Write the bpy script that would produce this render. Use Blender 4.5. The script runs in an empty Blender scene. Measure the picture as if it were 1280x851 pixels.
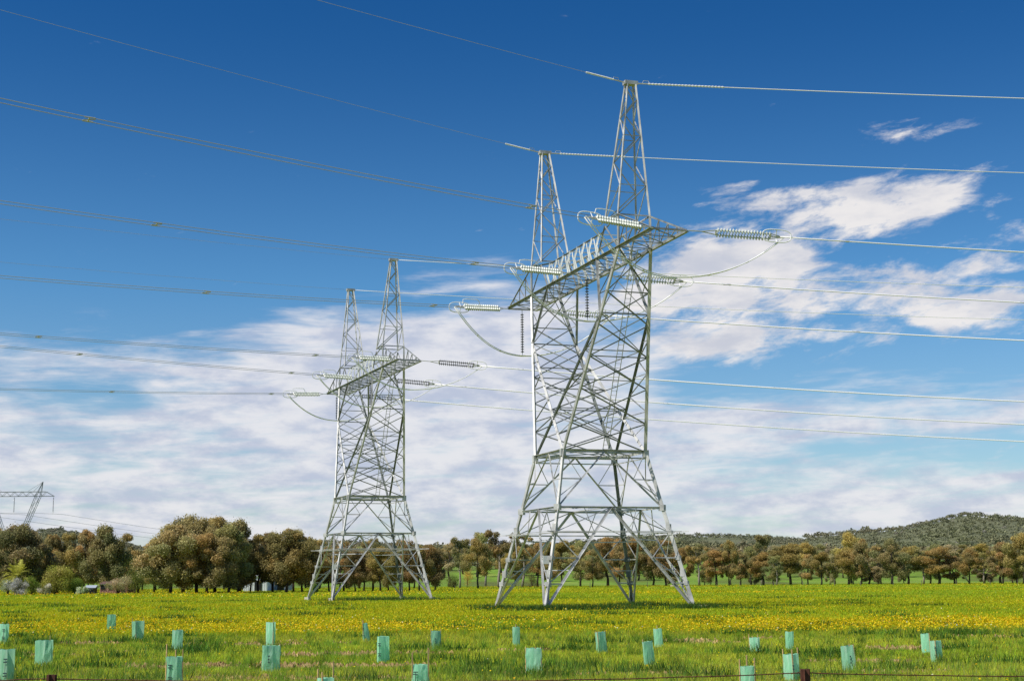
import bpy, math, random
import numpy as np
from mathutils import Vector, Matrix
random.seed(7); rng = np.random.default_rng(11)
scene = bpy.context.scene; COL = scene.collection
R = math.radians
EYE = 1.982; F = 1883.9; PITCH = 0.15777; ROLL = 0.0074

# ------------------------------------------------------------------ helpers
class MB:
    """collects verts / faces, builds ONE mesh object"""
    def __init__(s): s.v = []; s.f = []
    def add(s, vs, fs):
        n = len(s.v); s.v += [tuple(v) for v in vs]; s.f += [tuple(i + n for i in f) for f in fs]
    def angle(s, p, q, w, n=(0, 0, 1), t=None, flip=1):
        """steel angle (L section) from p to q; one flange lies in the plane normal to n"""
        p = Vector(p); q = Vector(q); d = (q - p)
        if d.length < 1e-4: return
        if w < .14: w *= .88
        d.normalize(); n = Vector(n); n = n - d * n.dot(d)
        if n.length < 1e-3: n = d.orthogonal()
        n.normalize(); e = d.cross(n) * flip
        t = t or max(.012, w * .13); j = n * random.uniform(-.006, .006)
        L = [(0, 0), (w, 0), (w, t), (t, t), (t, w), (0, w)]
        o = -e * w * .5 - n * w * .25 + j
        vs = [b + o + e * a + n * c for b in (p, q) for a, c in L]
        fs = [(i, (i + 1) % 6, 6 + (i + 1) % 6, 6 + i) for i in range(6)] + [(5, 4, 3, 2, 1, 0), (6, 7, 8, 9, 10, 11)]
        if flip < 0: fs = [f[::-1] for f in fs]
        s.add(vs, fs)
    def tube(s, pts, r, n=6, closed=False):
        pts = [Vector(p) for p in pts]; m = len(pts); rings = []
        for i, p in enumerate(pts):
            a = pts[(i - 1) % m] if (closed or i) else p; b = pts[(i + 1) % m] if (closed or i < m - 1) else p
            d = (b - a).normalized(); e = d.cross(Vector((.13, .21, 1))).normalized(); g = d.cross(e)
            rr = r[i] if isinstance(r, (list, tuple)) else r
            rings.append([p + (e * math.cos(k * 2 * math.pi / n) + g * math.sin(k * 2 * math.pi / n)) * rr for k in range(n)])
        fs = []
        for i in range(m if closed else m - 1):
            for k in range(n):
                j = (i + 1) % m; fs.append((i * n + k, i * n + (k + 1) % n, j * n + (k + 1) % n, j * n + k))
        if not closed: fs += [tuple(range(n))[::-1], tuple((m - 1) * n + k for k in range(n))]
        s.add([v for r_ in rings for v in r_], fs)
    def lathe(s, p, q, prof, n=10):
        """prof: (fraction along p-q, radius)"""
        p = Vector(p); q = Vector(q); d = (q - p).normalized(); e = d.orthogonal().normalized(); g = d.cross(e); vs = []
        for t, r in prof:
            c = p.lerp(q, t); vs += [c + (e * math.cos(k * 2 * math.pi / n) + g * math.sin(k * 2 * math.pi / n)) * r for k in range(n)]
        fs = [(i * n + k, i * n + (k + 1) % n, (i + 1) * n + (k + 1) % n, (i + 1) * n + k) for i in range(len(prof) - 1) for k in range(n)]
        fs += [tuple(range(n))[::-1], tuple((len(prof) - 1) * n + k for k in range(n))]
        s.add(vs, fs)
    def box(s, c, sz, rz=0, top=1.0):
        c = Vector(c); ca, sa = math.cos(rz), math.sin(rz); vs = []
        for z, k in ((-.5, 1), (.5, top)):
            for x, y in ((-.5, -.5), (.5, -.5), (.5, .5), (-.5, .5)):
                X, Y = x * sz[0] * k, y * sz[1] * k
                vs.append(c + Vector((X * ca - Y * sa, X * sa + Y * ca, z * sz[2])))
        s.add(vs, [(0, 3, 2, 1), (4, 5, 6, 7), (0, 1, 5, 4), (1, 2, 6, 5), (2, 3, 7, 6), (3, 0, 4, 7)])
    def build(s, name, mat, parent=None, smooth=False):
        me = bpy.data.meshes.new(name); me.from_pydata([tuple(v) for v in s.v], [], s.f); me.update()
        return link(name, me, mat, parent, smooth)

def link(name, me, mat, parent=None, smooth=False):
    if mat: me.materials.append(mat)
    if smooth: me.polygons.foreach_set('use_smooth', [True] * len(me.polygons))
    o = bpy.data.objects.new(name, me); COL.objects.link(o)
    if parent: o.parent = parent
    return o

def np_mesh(name, verts, nper, cols=None):
    """verts (N*nper,3); every nper verts is one polygon"""
    me = bpy.data.meshes.new(name); nv = len(verts); nf = nv // nper
    me.vertices.add(nv); me.vertices.foreach_set('co', np.ascontiguousarray(verts, dtype=np.float32).ravel())
    me.loops.add(nv); me.loops.foreach_set('vertex_index', np.arange(nv, dtype=np.int32))
    me.polygons.add(nf); me.polygons.foreach_set('loop_start', np.arange(0, nv, nper, dtype=np.int32))
    me.polygons.foreach_set('loop_total', np.full(nf, nper, dtype=np.int32))
    if cols is not None:
        a = me.color_attributes.new('col', 'FLOAT_COLOR', 'POINT')
        c4 = np.ones((nv, 4), np.float32); c4[:, :3] = np.repeat(cols, nper, axis=0); a.data.foreach_set('color', c4.ravel())
    me.update(); return me

def tag(o, label=None, cat=None, group=None, kind=None):
    for k, v in (('label', label), ('category', cat), ('group', group), ('kind', kind)):
        if v: o[k] = v
    return o
def empty(name, loc=(0, 0, 0), rz=0):
    o = bpy.data.objects.new(name, None); COL.objects.link(o); o.location = loc; o.rotation_euler = (0, 0, rz); o.empty_display_size = .3; return o
KIDS = {}
def copy_tree(o, parent=None):
    c = o.copy(); COL.objects.link(c); c.parent = parent
    for ch in [x for x in COL.objects if x.parent == o]: copy_tree(ch, c)
    return c

# ------------------------------------------------------------------ terrain
RX = [-900, -200, 0, 40, 75, 110, 180, 300, 400, 540, 640, 700, 760, 850, 920, 1000, 1060, 1120, 1165, 1200, 1240, 1300, 1400, 2200]
RY = [40, 48, 62, 76, 77, 68, 50, 52, 53, 49, 48, 52, 58, 59, 57, 51, 55, 60, 70, 79, 76, 69, 60, 40]
def sm(a, b, x): t = np.clip((x - a) / (b - a), 0, 1); return t * t * (3 - 2 * t)
def terrain(X, Y):
    X = np.asarray(X, float); Y = np.asarray(Y, float); Ys = np.maximum(Y, 30.)
    px = 640 + F * X / Ys
    rise = sm(500, 900, Y) * (11 + 2 * np.sin(X / 90.)) * sm(-2000, -120, X - 0 * Y)
    ridge = (np.interp(px, RX, RY) - 7 - 5 * (px < 1000)) / F * 2600
    far = ridge * sm(900, 2600, Y) * (1 - .3 * sm(2700, 4500, Y)) + sm(1000, 1600, Y) * 6 * np.sin(X / 130. + Y / 210.)
    z = rise * (1 - sm(900, 2600, Y)) + far
    z = z + .05 * np.sin(X / 7.3 + 1.3) * np.sin(Y / 9.1) * sm(20, 40, Y) * (1 - sm(90, 130, Y)) * .6
    return z
def tz(x, y): return float(terrain(x, y))
def atpx(px, d):
    """world X of a bearing (picture column at 1280 wide) at depth d"""
    return (px - 641.5) / F * (d * math.cos(PITCH) - 1.5 * math.sin(PITCH))
def Q(y):
    """slope (rise per metre of depth) of a bearing at picture row y"""
    r = (425.5 - y) / F; c, s = math.cos(PITCH), math.sin(PITCH); return (r * c + s) / (c - r * s)
def ypx(z, d): return 725.3 - (z - EYE) / d * F

# ------------------------------------------------------------------ materials
def mat(name):
    m = bpy.data.materials.new(name); m.use_nodes = True; nt = m.node_tree; nt.nodes.clear()
    out = nt.nodes.new('ShaderNodeOutputMaterial'); return m, nt, out
def N(nt, t, **k):
    n = nt.nodes.new(t)
    for a, b in k.items():
        if a.startswith('i_'): n.inputs[a[2:].replace('_', ' ')].default_value = b
        else: setattr(n, a, b)
    return n
def ramp(nt, fac, stops):
    r = nt.nodes.new('ShaderNodeValToRGB'); nt.links.new(fac, r.inputs[0]); e = r.color_ramp.elements
    while len(e) > 1: e.remove(e[-1])
    for i, (p, c) in enumerate(stops):
        x = e[0] if i == 0 else e.new(p); x.position = p; x.color = (*c, 1) if len(c) == 3 else c
    return r.outputs[0]
def surf(name, c1, c2, scale=3, rough=.6, metal=0., detail=5, bump=0., coord='Object', spec=.5):
    m, nt, out = mat(name); b = N(nt, 'ShaderNodeBsdfPrincipled'); tc = N(nt, 'ShaderNodeTexCoord')
    no = N(nt, 'ShaderNodeTexNoise'); no.inputs['Scale'].default_value = scale; no.inputs['Detail'].default_value = detail
    nt.links.new(tc.outputs[coord], no.inputs['Vector'])
    nt.links.new(ramp(nt, no.outputs[0], [(.32, c1), (.68, c2)]), b.inputs['Base Color'])
    b.inputs['Roughness'].default_value = rough; b.inputs['Metallic'].default_value = metal; b.inputs['Specular IOR Level'].default_value = spec
    if bump:
        bp = N(nt, 'ShaderNodeBump'); bp.inputs['Strength'].default_value = bump; nt.links.new(no.outputs[0], bp.inputs['Height']); nt.links.new(bp.outputs[0], b.inputs['Normal'])
    nt.links.new(b.outputs[0], out.inputs[0]); return m
def leafmat(name, trans=.3, tint=(1, 1, 1), vary=.25, rough=.6):
    """colour from the mesh attribute, varied per object; diffuse + translucent"""
    m, nt, out = mat(name); at = N(nt, 'ShaderNodeAttribute'); at.attribute_name = 'col'
    oi = N(nt, 'ShaderNodeObjectInfo'); hs = N(nt, 'ShaderNodeHueSaturation')
    mr = N(nt, 'ShaderNodeMapRange'); mr.inputs['To Min'].default_value = 1 - vary; mr.inputs['To Max'].default_value = 1 + vary
    nt.links.new(oi.outputs['Random'], mr.inputs[0]); nt.links.new(mr.outputs[0], hs.inputs['Value'])
    mr2 = N(nt, 'ShaderNodeMapRange'); mr2.inputs['To Min'].default_value = .485; mr2.inputs['To Max'].default_value = .52
    mt = N(nt, 'ShaderNodeMath', operation='MULTIPLY'); mt.inputs[1].default_value = 7.13; fr = N(nt, 'ShaderNodeMath', operation='FRACT')
    nt.links.new(oi.outputs['Random'], mt.inputs[0]); nt.links.new(mt.outputs[0], fr.inputs[0]); nt.links.new(fr.outputs[0], mr2.inputs[0])
    if vary > 0: nt.links.new(mr2.outputs[0], hs.inputs['Hue'])
    nt.links.new(at.outputs['Color'], hs.inputs['Color'])
    d = N(nt, 'ShaderNodeBsdfPrincipled'); d.inputs['Roughness'].default_value = rough; d.inputs['Specular IOR Level'].default_value = .25
    tr = N(nt, 'ShaderNodeBsdfTranslucent'); mx = N(nt, 'ShaderNodeMixShader'); mx.inputs[0].default_value = trans
    nt.links.new(hs.outputs[0], d.inputs['Base Color']); nt.links.new(hs.outputs[0], tr.inputs['Color'])
    nt.links.new(d.outputs[0], mx.inputs[1]); nt.links.new(tr.outputs[0], mx.inputs[2]); nt.links.new(mx.outputs[0], out.inputs[0]); return m

M = {}
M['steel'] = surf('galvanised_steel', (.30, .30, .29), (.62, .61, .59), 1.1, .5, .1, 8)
M['steel_dark'] = surf('shade_dark_steel', (.07, .085, .08), (.17, .19, .175), 1.3, .6, .2, 8)  # same steel darkened: shade on a leg and cross members, put into the colour
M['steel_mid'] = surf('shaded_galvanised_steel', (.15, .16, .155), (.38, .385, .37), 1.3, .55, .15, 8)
M['rib'] = surf('sunlit_galvanised_steel', (.48, .50, .46), (.70, .71, .67), 1.3, .5, .05, 8)  # paler copy of the steel, sunlight on the ribs is in the colour
M['steel_far'] = surf('galvanised_steel_weathered', (.22, .25, .26), (.30, .33, .34), .5, .6, .2)
M['cable'] = surf('sunlit_aluminium_cable', (.86, .85, .82), (.93, .91, .88), .3, .45, .0)  # near-white tone stands in for sun on the aluminium
M['cable_dim'] = surf('dim_aluminium_cable', (.42, .43, .45), (.50, .51, .53), .3, .5, .3)  # same aluminium, greyed in colour for the less sunlit cables
M['fit'] = surf('cast_fitting', (.50, .50, .48), (.66, .66, .62), 3, .45, .4)
M['disc'] = surf('pale_glazed_disc', (.46, .50, .45), (.64, .67, .61), 2, .25, 0)
M['disc_dark'] = surf('shaded_glass_disc', (.03, .035, .035), (.07, .075, .07), 2, .2, 0)  # near-black colour stands in for shade on strings seen against the sky
M['white'] = surf('white_plate', (.75, .75, .72), (.82, .82, .8), 5, .5)
M['concrete'] = surf('footing_concrete', (.42, .40, .36), (.6, .58, .52), 6, .9, bump=.3)
M['rust'] = surf('rusty_steel', (.07, .022, .012), (.14, .045, .025), 25, .85, .1, bump=.3)
M['wood'] = surf('hardwood_stake', (.42, .27, .11), (.62, .42, .2), 20, .8, coord='Object')
M['bark'] = surf('gum_bark', (.022, .017, .013), (.075, .058, .042), 3, .95, bump=.5)
M['bark_pale'] = surf('pale_gum_bark', (.16, .13, .1), (.36, .31, .25), 2, .9, bump=.3)
M['ink'] = surf('black_print', (.03, .07, .06), (.05, .10, .085), 10, .6)
M['log'] = surf('bleached_log', (.42, .34, .22), (.66, .58, .44), 5, .9, bump=.3)
M['wall_white'] = surf('white_sheet_wall', (.60, .63, .68), (.74, .76, .80), .6, .6)
M['roof_grey'] = surf('grey_sheet_roof', (.35, .4, .47), (.48, .52, .58), .6, .45)
M['brick'] = surf('pinkish_brick', (.26, .11, .09), (.40, .2, .17), 2, .9)
M['roof_red'] = surf('dull_red_roof', (.11, .06, .045), (.16, .09, .07), 2, .8)
M['dark'] = surf('dark_glass', (.02, .022, .025), (.03, .03, .035), 2, .15)
M['pole_wood'] = surf('grey_post_wood', (.09, .08, .065), (.17, .15, .12), 6, .95)
M['leaf'] = leafmat('gum_foliage', .38)
M['wood_far'] = leafmat('woodland_foliage', .15, vary=0)
M['grass'] = leafmat('grass_blades', .45, vary=0)
M['petal'] = leafmat('flower_petals', .35, vary=0)

def guard_mat():
    m, nt, out = mat('green_corflute'); tc = N(nt, 'ShaderNodeTexCoord'); oi = N(nt, 'ShaderNodeObjectInfo')
    mp = N(nt, 'ShaderNodeMapping'); mp.inputs['Scale'].default_value = (14, 14, 1.2); no = N(nt, 'ShaderNodeTexNoise'); no.inputs['Scale'].default_value = 1.2; no.inputs['Detail'].default_value = 6
    nt.links.new(tc.outputs['Object'], mp.inputs[0]); nt.links.new(mp.outputs[0], no.inputs[0])
    c = ramp(nt, no.outputs[0], [(.3, (.30, .68, .41)), (.55, (.44, .80, .53)), (.75, (.68, .90, .69))])
    hs = N(nt, 'ShaderNodeHueSaturation'); mr = N(nt, 'ShaderNodeMapRange'); mr.inputs['To Min'].default_value = .8; mr.inputs['To Max'].default_value = 1.12
    nt.links.new(oi.outputs['Random'], mr.inputs[0]); nt.links.new(mr.outputs[0], hs.inputs['Value']); nt.links.new(c, hs.inputs['Color'])
    b = N(nt, 'ShaderNodeBsdfPrincipled'); b.inputs['Roughness'].default_value = .38; tr = N(nt, 'ShaderNodeBsdfTranslucent'); mx = N(nt, 'ShaderNodeMixShader'); mx.inputs[0].default_value = .4
    nt.links.new(hs.outputs[0], b.inputs['Base Color']); nt.links.new(hs.outputs[0], tr.inputs[0]); nt.links.new(b.outputs[0], mx.inputs[1]); nt.links.new(tr.outputs[0], mx.inputs[2]); nt.links.new(mx.outputs[0], out.inputs[0])
    return m
M['guard'] = guard_mat()

# ------------------------------------------------------------------ ground
def ground():
    ys = np.concatenate([np.linspace(-300, 0, 10), np.linspace(8, 200, 130), np.geomspace(205, 6000, 230)])
    us = np.linspace(-1, 1, 241)
    V = []
    for y in ys:
        w = 60 + .62 * max(y, 0) + 200 * (y < 60)
        x = us * w; V.append(np.stack([x, np.full_like(x, y), terrain(x, y)], 1))
    V = np.concatenate(V); n = len(us); f = []
    for i in range(len(ys) - 1):
        for j in range(n - 1): a = i * n + j; f.append((a, a + 1, a + n + 1, a + n))
    me = bpy.data.meshes.new('ground'); me.from_pydata(V.tolist(), [], f); me.update()
    m, nt, out = mat('meadow_ground'); b = N(nt, 'ShaderNodeBsdfPrincipled'); b.inputs['Roughness'].default_value = 1; b.inputs['Specular IOR Level'].default_value = .1
    tc = N(nt, 'ShaderNodeNewGeometry'); sp = N(nt, 'ShaderNodeSeparateXYZ'); nt.links.new(tc.outputs['Position'], sp.inputs[0])
    def noise(sx, sy, det=4, off=0):
        mp = N(nt, 'ShaderNodeMapping'); mp.inputs['Scale'].default_value = (sx, sy, 0); mp.inputs['Location'].default_value = (off, off, 0)
        no = N(nt, 'ShaderNodeTexNoise'); no.inputs['Scale'].default_value = 1; no.inputs['Detail'].default_value = det
        nt.links.new(tc.outputs['Position'], mp.inputs[0]); nt.links.new(mp.outputs[0], no.inputs[0]); return no.outputs[0]
    def mix(f, a, b_):
        x = N(nt, 'ShaderNodeMix', data_type='RGBA'); 
        nt.links.new(f, x.inputs[0]) if not isinstance(f, float) else setattr(x.inputs[0], 'default_value', f)
        for i, c in ((6, a), (7, b_)):
            if isinstance(c, tuple): x.inputs[i].default_value = (*c, 1)
            else: nt.links.new(c, x.inputs[i])
        return x.outputs[2]
    def mrange(x, a, b_, c=0., d=1.):
        r = N(nt, 'ShaderNodeMapRange', interpolation_type='SMOOTHSTEP'); nt.links.new(x, r.inputs[0])
        for i, v in enumerate((a, b_, c, d)): r.inputs[i + 1].default_value = v
        return r.outputs[0]
    def mul(a, b_):
        x = N(nt, 'ShaderNodeMath', operation='MULTIPLY'); nt.links.new(a, x.inputs[0])
        nt.links.new(b_, x.inputs[1]) if not isinstance(b_, float) else setattr(x.inputs[1], 'default_value', b_); return x.outputs[0]
    green = ramp(nt, noise(.9, .35), [(.3, (.08, .15, .014)), (.55, (.14, .23, .02)), (.75, (.21, .28, .03))])
    # flower carpet 50-450 m
    yel = ramp(nt, noise(.11, .035, 6, 3), [(.36, (.17, .25, .01)), (.5, (.24, .28, .008)), (.62, (.36, .33, .006)), (.72, (.48, .37, .006))])
    fz = mul(mrange(sp.outputs[1], 50, 62), mrange(sp.outputs[1], 520, 380))
    c = mix(mul(fz, .85), green, yel)
    # greener strips far out
    c = mix(mul(mrange(noise(.006, .012, 3, 9), .48, .6), mrange(sp.outputs[1], 120, 200)), c, (.17, .29, .025))
    # bare soil in the planting rows
    soil = mul(mrange(noise(.35, .9, 5, 5), .58, .68), mul(mrange(sp.outputs[1], 26, 30), mrange(sp.outputs[1], 62, 50)))
    c = mix(soil, c, ramp(nt, noise(6, 6), [(.3, (.20, .10, .04)), (.7, (.36, .21, .09))]))
    # pasture behind the belt, then dull woodland floor
    c = mix(mrange(sp.outputs[1], 470, 540), c, ramp(nt, noise(.035, .010, 7), [(.32, (.12, .13, .04)), (.46, (.14, .20, .035)), (.56, (.17, .29, .035)), (.7, (.25, .31, .06))]))
    c = mix(mrange(sp.outputs[1], 850, 1000), c, ramp(nt, noise(.012, .012, 5), [(.3, (.12, .135, .075)), (.62, (.17, .175, .10)), (.74, (.27, .25, .16))]))
    nt.links.new(c, b.inputs['Base Color'])
    bp = N(nt, 'ShaderNodeBump'); bp.inputs['Strength'].default_value = .6; bp.inputs['Distance'].default_value = .15; nt.links.new(noise(3, 3, 8), bp.inputs['Height']); nt.links.new(bp.outputs[0], b.inputs['Normal'])
    nt.links.new(b.outputs[0], out.inputs[0])
    o = link('ground', me, m, smooth=True); o['kind'] = 'structure'
ground()

def lat_noise(x, y, s, seed=0):
    """cheap value noise for density masks"""
    r = np.random.default_rng(seed).random((64, 64)); fx = (x / s) % 64; fy = (y / s) % 64
    ix = np.floor(fx).astype(int); iy = np.floor(fy).astype(int); tx = fx - ix; ty = fy - iy; tx = tx * tx * (3 - 2 * tx); ty = ty * ty * (3 - 2 * ty)
    g = lambda a, b: r[a % 64, b % 64]
    return (g(ix, iy) * (1 - tx) + g(ix + 1, iy) * tx) * (1 - ty) + (g(ix, iy + 1) * (1 - tx) + g(ix + 1, iy + 1) * tx) * ty
def scatter(n, d0, d1, power=1.0, spread=.37):
    t = rng.random(n)
    d = (d0 ** (1 - power) + t * (d1 ** (1 - power) - d0 ** (1 - power))) ** (1 / (1 - power)) if abs(power - 1) > 1e-3 else d0 * (d1 / d0) ** t
    return (rng.random(n) * 2 - 1) * (spread * d + 2), d

def soil_mask(x, y):
    a = lat_noise(x, y * 2.6, 2.8, 5); row = np.exp(-((y - 31.5) / .8) ** 2) + np.exp(-((y - 36.5) / .9) ** 2) + np.exp(-((y - 43) / 1.2) ** 2) + np.exp(-((y - 50) / 1.5) ** 2)
    return (a > .66) & (row > .25)
def grass():
    P = []; Cc = []
    def blades(x, y, h, w, base, var, lean=.35):
        n = len(x); z = terrain(x, y); a = rng.random(n) * math.pi; L = lean * h
        dx = np.cos(a) * w / 2; dy = np.sin(a) * w / 2; tx = rng.normal(0, 1, n) * L; ty = rng.normal(0, 1, n) * L
        v = np.empty((n, 3, 3)); v[:, 0] = np.stack([x - dx, y - dy, z - .01], 1); v[:, 1] = np.stack([x + dx, y + dy, z - .01], 1); v[:, 2] = np.stack([x + tx, y + ty, z + h], 1)
        c = base * (1 + var * rng.normal(0, 1, (n, 1))) * (1 + .10 * rng.normal(0, 1, (n, 3))); P.append(v.reshape(-1, 3)); Cc.append(np.clip(c, .004, .9))
    # near strip: green sward
    x, y = scatter(430000, 25, 66, 1.6); k = ~soil_mask(x, y) | (rng.random(len(x)) < .12); x = x[k]; y = y[k]
    pn = lat_noise(x, y, 1.7, 1); qn = lat_noise(x, y * 1.7, 5.5, 2); un = lat_noise(x, y, .45, 8)
    h = (.05 + .13 * pn * un + .07 * rng.random(len(x)) ** 2) * (1 + .5 * (qn - .5))
    mixy = np.clip((y - 46) / 14, 0, 1)[:, None]
    base = np.array([.40, .50, .03]) * (1 - qn[:, None]) + np.array([.62, .62, .05]) * qn[:, None]
    base = base * (.7 + .55 * un[:, None])
    base = base * (1 - mixy * .6) + np.array([.42, .42, .02]) * mixy * .6
    dry = rng.random(len(x)) < .07; base[dry] = [.34, .27, .10]
    blades(x, y, h, .014 + .016 * rng.random(len(x)), base, .22)
    # tall seed stalks close to the fence
    x, y = scatter(9000, 24, 34, 1.2); blades(x, y, .18 + .2 * rng.random(len(x)), .010 + 0 * x, np.tile([.38, .42, .10], (len(x), 1)), .2, .2)
    # tussocks standing above the sward
    cx, cy = scatter(700, 27, 60, 1.2); m = 45; x = np.repeat(cx, m) + rng.normal(0, .07, 700 * m); y = np.repeat(cy, m) + rng.normal(0, .07, 700 * m)
    blades(x, y, .12 + .24 * rng.random(len(x)), .016 + 0 * x, np.repeat(np.array([.22, .34, .03]) * (.6 + .9 * rng.random((700, 1))), m, axis=0), .15)
    # dark weedy clumps
    cx, cy = scatter(150, 30, 180, 1.3); m = 160
    x = np.repeat(cx, m) + rng.normal(0, 1, 150 * m) * np.repeat(.12 + .004 * cy, m) * 1.6; y = np.repeat(cy, m) + rng.normal(0, .2, 150 * m)
    blades(x, y, .12 + .22 * rng.random(len(x)), .03 + .0004 * y, np.tile([.10, .20, .02], (len(x), 1)), .25)
    # rank grass under the pylons, its dark tone painting in their shadow
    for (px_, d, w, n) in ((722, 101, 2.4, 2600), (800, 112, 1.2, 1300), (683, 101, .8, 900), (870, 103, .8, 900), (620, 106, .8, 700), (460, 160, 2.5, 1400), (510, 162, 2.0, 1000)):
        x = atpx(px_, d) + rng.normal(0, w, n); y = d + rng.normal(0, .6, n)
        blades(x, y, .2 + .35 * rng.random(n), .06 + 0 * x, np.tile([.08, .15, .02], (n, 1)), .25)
    # flowering meadow
    x, y = scatter(330000, 58, 260, 1.5); pn = lat_noise(x, y * .35, 6, 3)[:, None]; un = lat_noise(x, y, .9, 4)[:, None]
    base = (np.array([.38, .48, .018]) * (1 - pn) + np.array([.58, .54, .012]) * pn) * (.78 + .4 * un)
    blades(x, y, .07 + .11 * rng.random(len(x)) * (.5 + un[:, 0]), .02 + .00055 * y, base, .12)
    # distant field
    x, y = scatter(90000, 240, 520, 1.2); pn = lat_noise(x, y * .25, 16, 6)[:, None]
    base = np.array([.38, .50, .025]) * (1 - pn) + np.array([.56, .54, .018]) * pn
    blades(x, y, .10 + .16 * rng.random(len(x)), .14 + .0006 * y, base, .15)
    o = link('grass', np_mesh('grass', np.concatenate(P), 3, np.concatenate(Cc)), M['grass'])
    tag(o, 'green spring grass of the meadow, tall and rough along the fence', 'grass', kind='stuff')
grass()

def flowers():
    V = []; Cc = []
    def fl(x, y, size, hgt):
        n = len(x); z = terrain(x, y) + hgt
        a = rng.random(n) * math.pi * 2; t = rng.normal(.75, .35, n)   # tilt of the flower face toward its heading
        e1 = np.stack([np.cos(a), np.sin(a), 0 * a], 1); e2 = np.stack([-np.sin(a) * np.cos(t), np.cos(a) * np.cos(t), np.sin(t)], 1)
        c = np.stack([x, y, z], 1); s = size[:, None] * .5
        v = np.stack([c + e1 * s, c + (e1 * .3 + e2) * s, c - e1 * s, c - (e1 * -.2 + e2) * s], 1)
        col = np.array([.80, .58, .006]) * (1 + .18 * rng.normal(0, 1, (n, 1))); k = rng.random(n) < .25; col[k] = col[k] * [1, .78, 1]
        k = rng.random(n) < .015; col[k] = [.8, .78, .5]
        V.append(v.reshape(-1, 3)); Cc.append(np.clip(col, 0.002, .9))
    x, y = scatter(240000, 49, 220, 1.7)
    m = lat_noise(x, y * .4, 5, 12) * .6 + lat_noise(x, y, 1.6, 13) * .4
    edge = 52 + 6 * lat_noise(x, y * .2, 9, 15)
    band = np.exp(-((y - 64) / 14) ** 2) * .46 + .10 + .10 * np.exp(-((y - 130) / 14) ** 2)
    k = (rng.random(len(x)) < np.clip((m - .28) * 2.0, 0, 1) * band) & (y > edge); x = x[k]; y = y[k]
    fl(x, y, .034 + .030 * rng.random(len(x)) + .0002 * y, .14 + .16 * rng.random(len(x)))
    x, y = scatter(500, 27, 50, 1.2); fl(x, y, .03 + .02 * rng.random(len(x)), .12 + .1 * rng.random(len(x)))
    x, y = scatter(34000, 190, 500, 1.2); m = lat_noise(x, y * .2, 18, 22); k = (m > .55) & (rng.random(len(x)) < .45); x = x[k]; y = y[k]
    fl(x, y, .13 + .10 * rng.random(len(x)), .25 + .15 * rng.random(len(x)))
    o = link('wildflowers', np_mesh('wildflowers', np.concatenate(V), 4, np.concatenate(Cc)), M['petal'])
    tag(o, 'carpet of yellow wildflowers across the meadow in front of the pylons', 'wildflowers', kind='stuff')
flowers()

# clods of soil turned up in the planting rows
def clods():
    V = []; Cc = []
    x, y = scatter(60000, 28, 56, 1.3); k = soil_mask(x, y); x = x[k]; y = y[k]; n = len(x); z = terrain(x, y) + .015
    s = .03 + .07 * rng.random(n) ** 2; a = rng.random((n, 3)) * 6.28
    top = np.stack([x, y, z + s * 1.1], 1); ring = [np.stack([x + np.cos(a[:, 0] + q) * s, y + np.sin(a[:, 0] + q) * s, z - .01], 1) for q in (0, 2.1, 4.2)]
    for i in range(3):
        V.append(np.stack([ring[i], ring[(i + 1) % 3], top], 1).reshape(-1, 3)); Cc.append(np.clip(np.array([.60, .42, .19]) * (1 + .25 * rng.normal(0, 1, (n, 1))), .02, .9))
    o = link('bare_soil', np_mesh('bare_soil', np.concatenate(V), 3, np.concatenate(Cc)), M['grass'])
    tag(o, 'crumbly orange brown soil showing in the rows between tree guards', 'soil', kind='stuff')
clods()

# ------------------------------------------------------------------ strain pylon (local u = along crossarm, v = along line, z up)
HB, HB1, Z1, Z2, WU, WV = 5.445, 3.90, 6.94, 10.91, 2.945, 3.10
ZC, SU, CV, LX, ZT, HT = 24.17, 9.11, 1.173, 15.06, 26.49, 36.0
ZJ = 20.0; TJ = (ZJ - Z2) / (ZC - Z2); UJ = WU + (SU - WU) * TJ; VJ = WV + (CV - WV) * TJ; UI = 5.2; UP = 6.75
def lp(a, b, t): return tuple(a[i] + (b[i] - a[i]) * t for i in range(3))
def foot(su, sv): return (su * HB, sv * HB, 0)
def belt(su, sv): return (su * HB1, sv * HB1, Z1)
def waist(su, sv): return (su * WU, sv * WV, Z2)
def ctop(su, sv): return (su * SU, sv * CV, ZC)
def uleg(su, sv, z): return lp(waist(su, sv), ctop(su, sv), (z - Z2) / (ZC - Z2))
def join(su, sv): return uleg(su, sv, ZJ)
def inner(su, sv, t): return lp(waist(-su, sv), join(su, sv), t)
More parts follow.
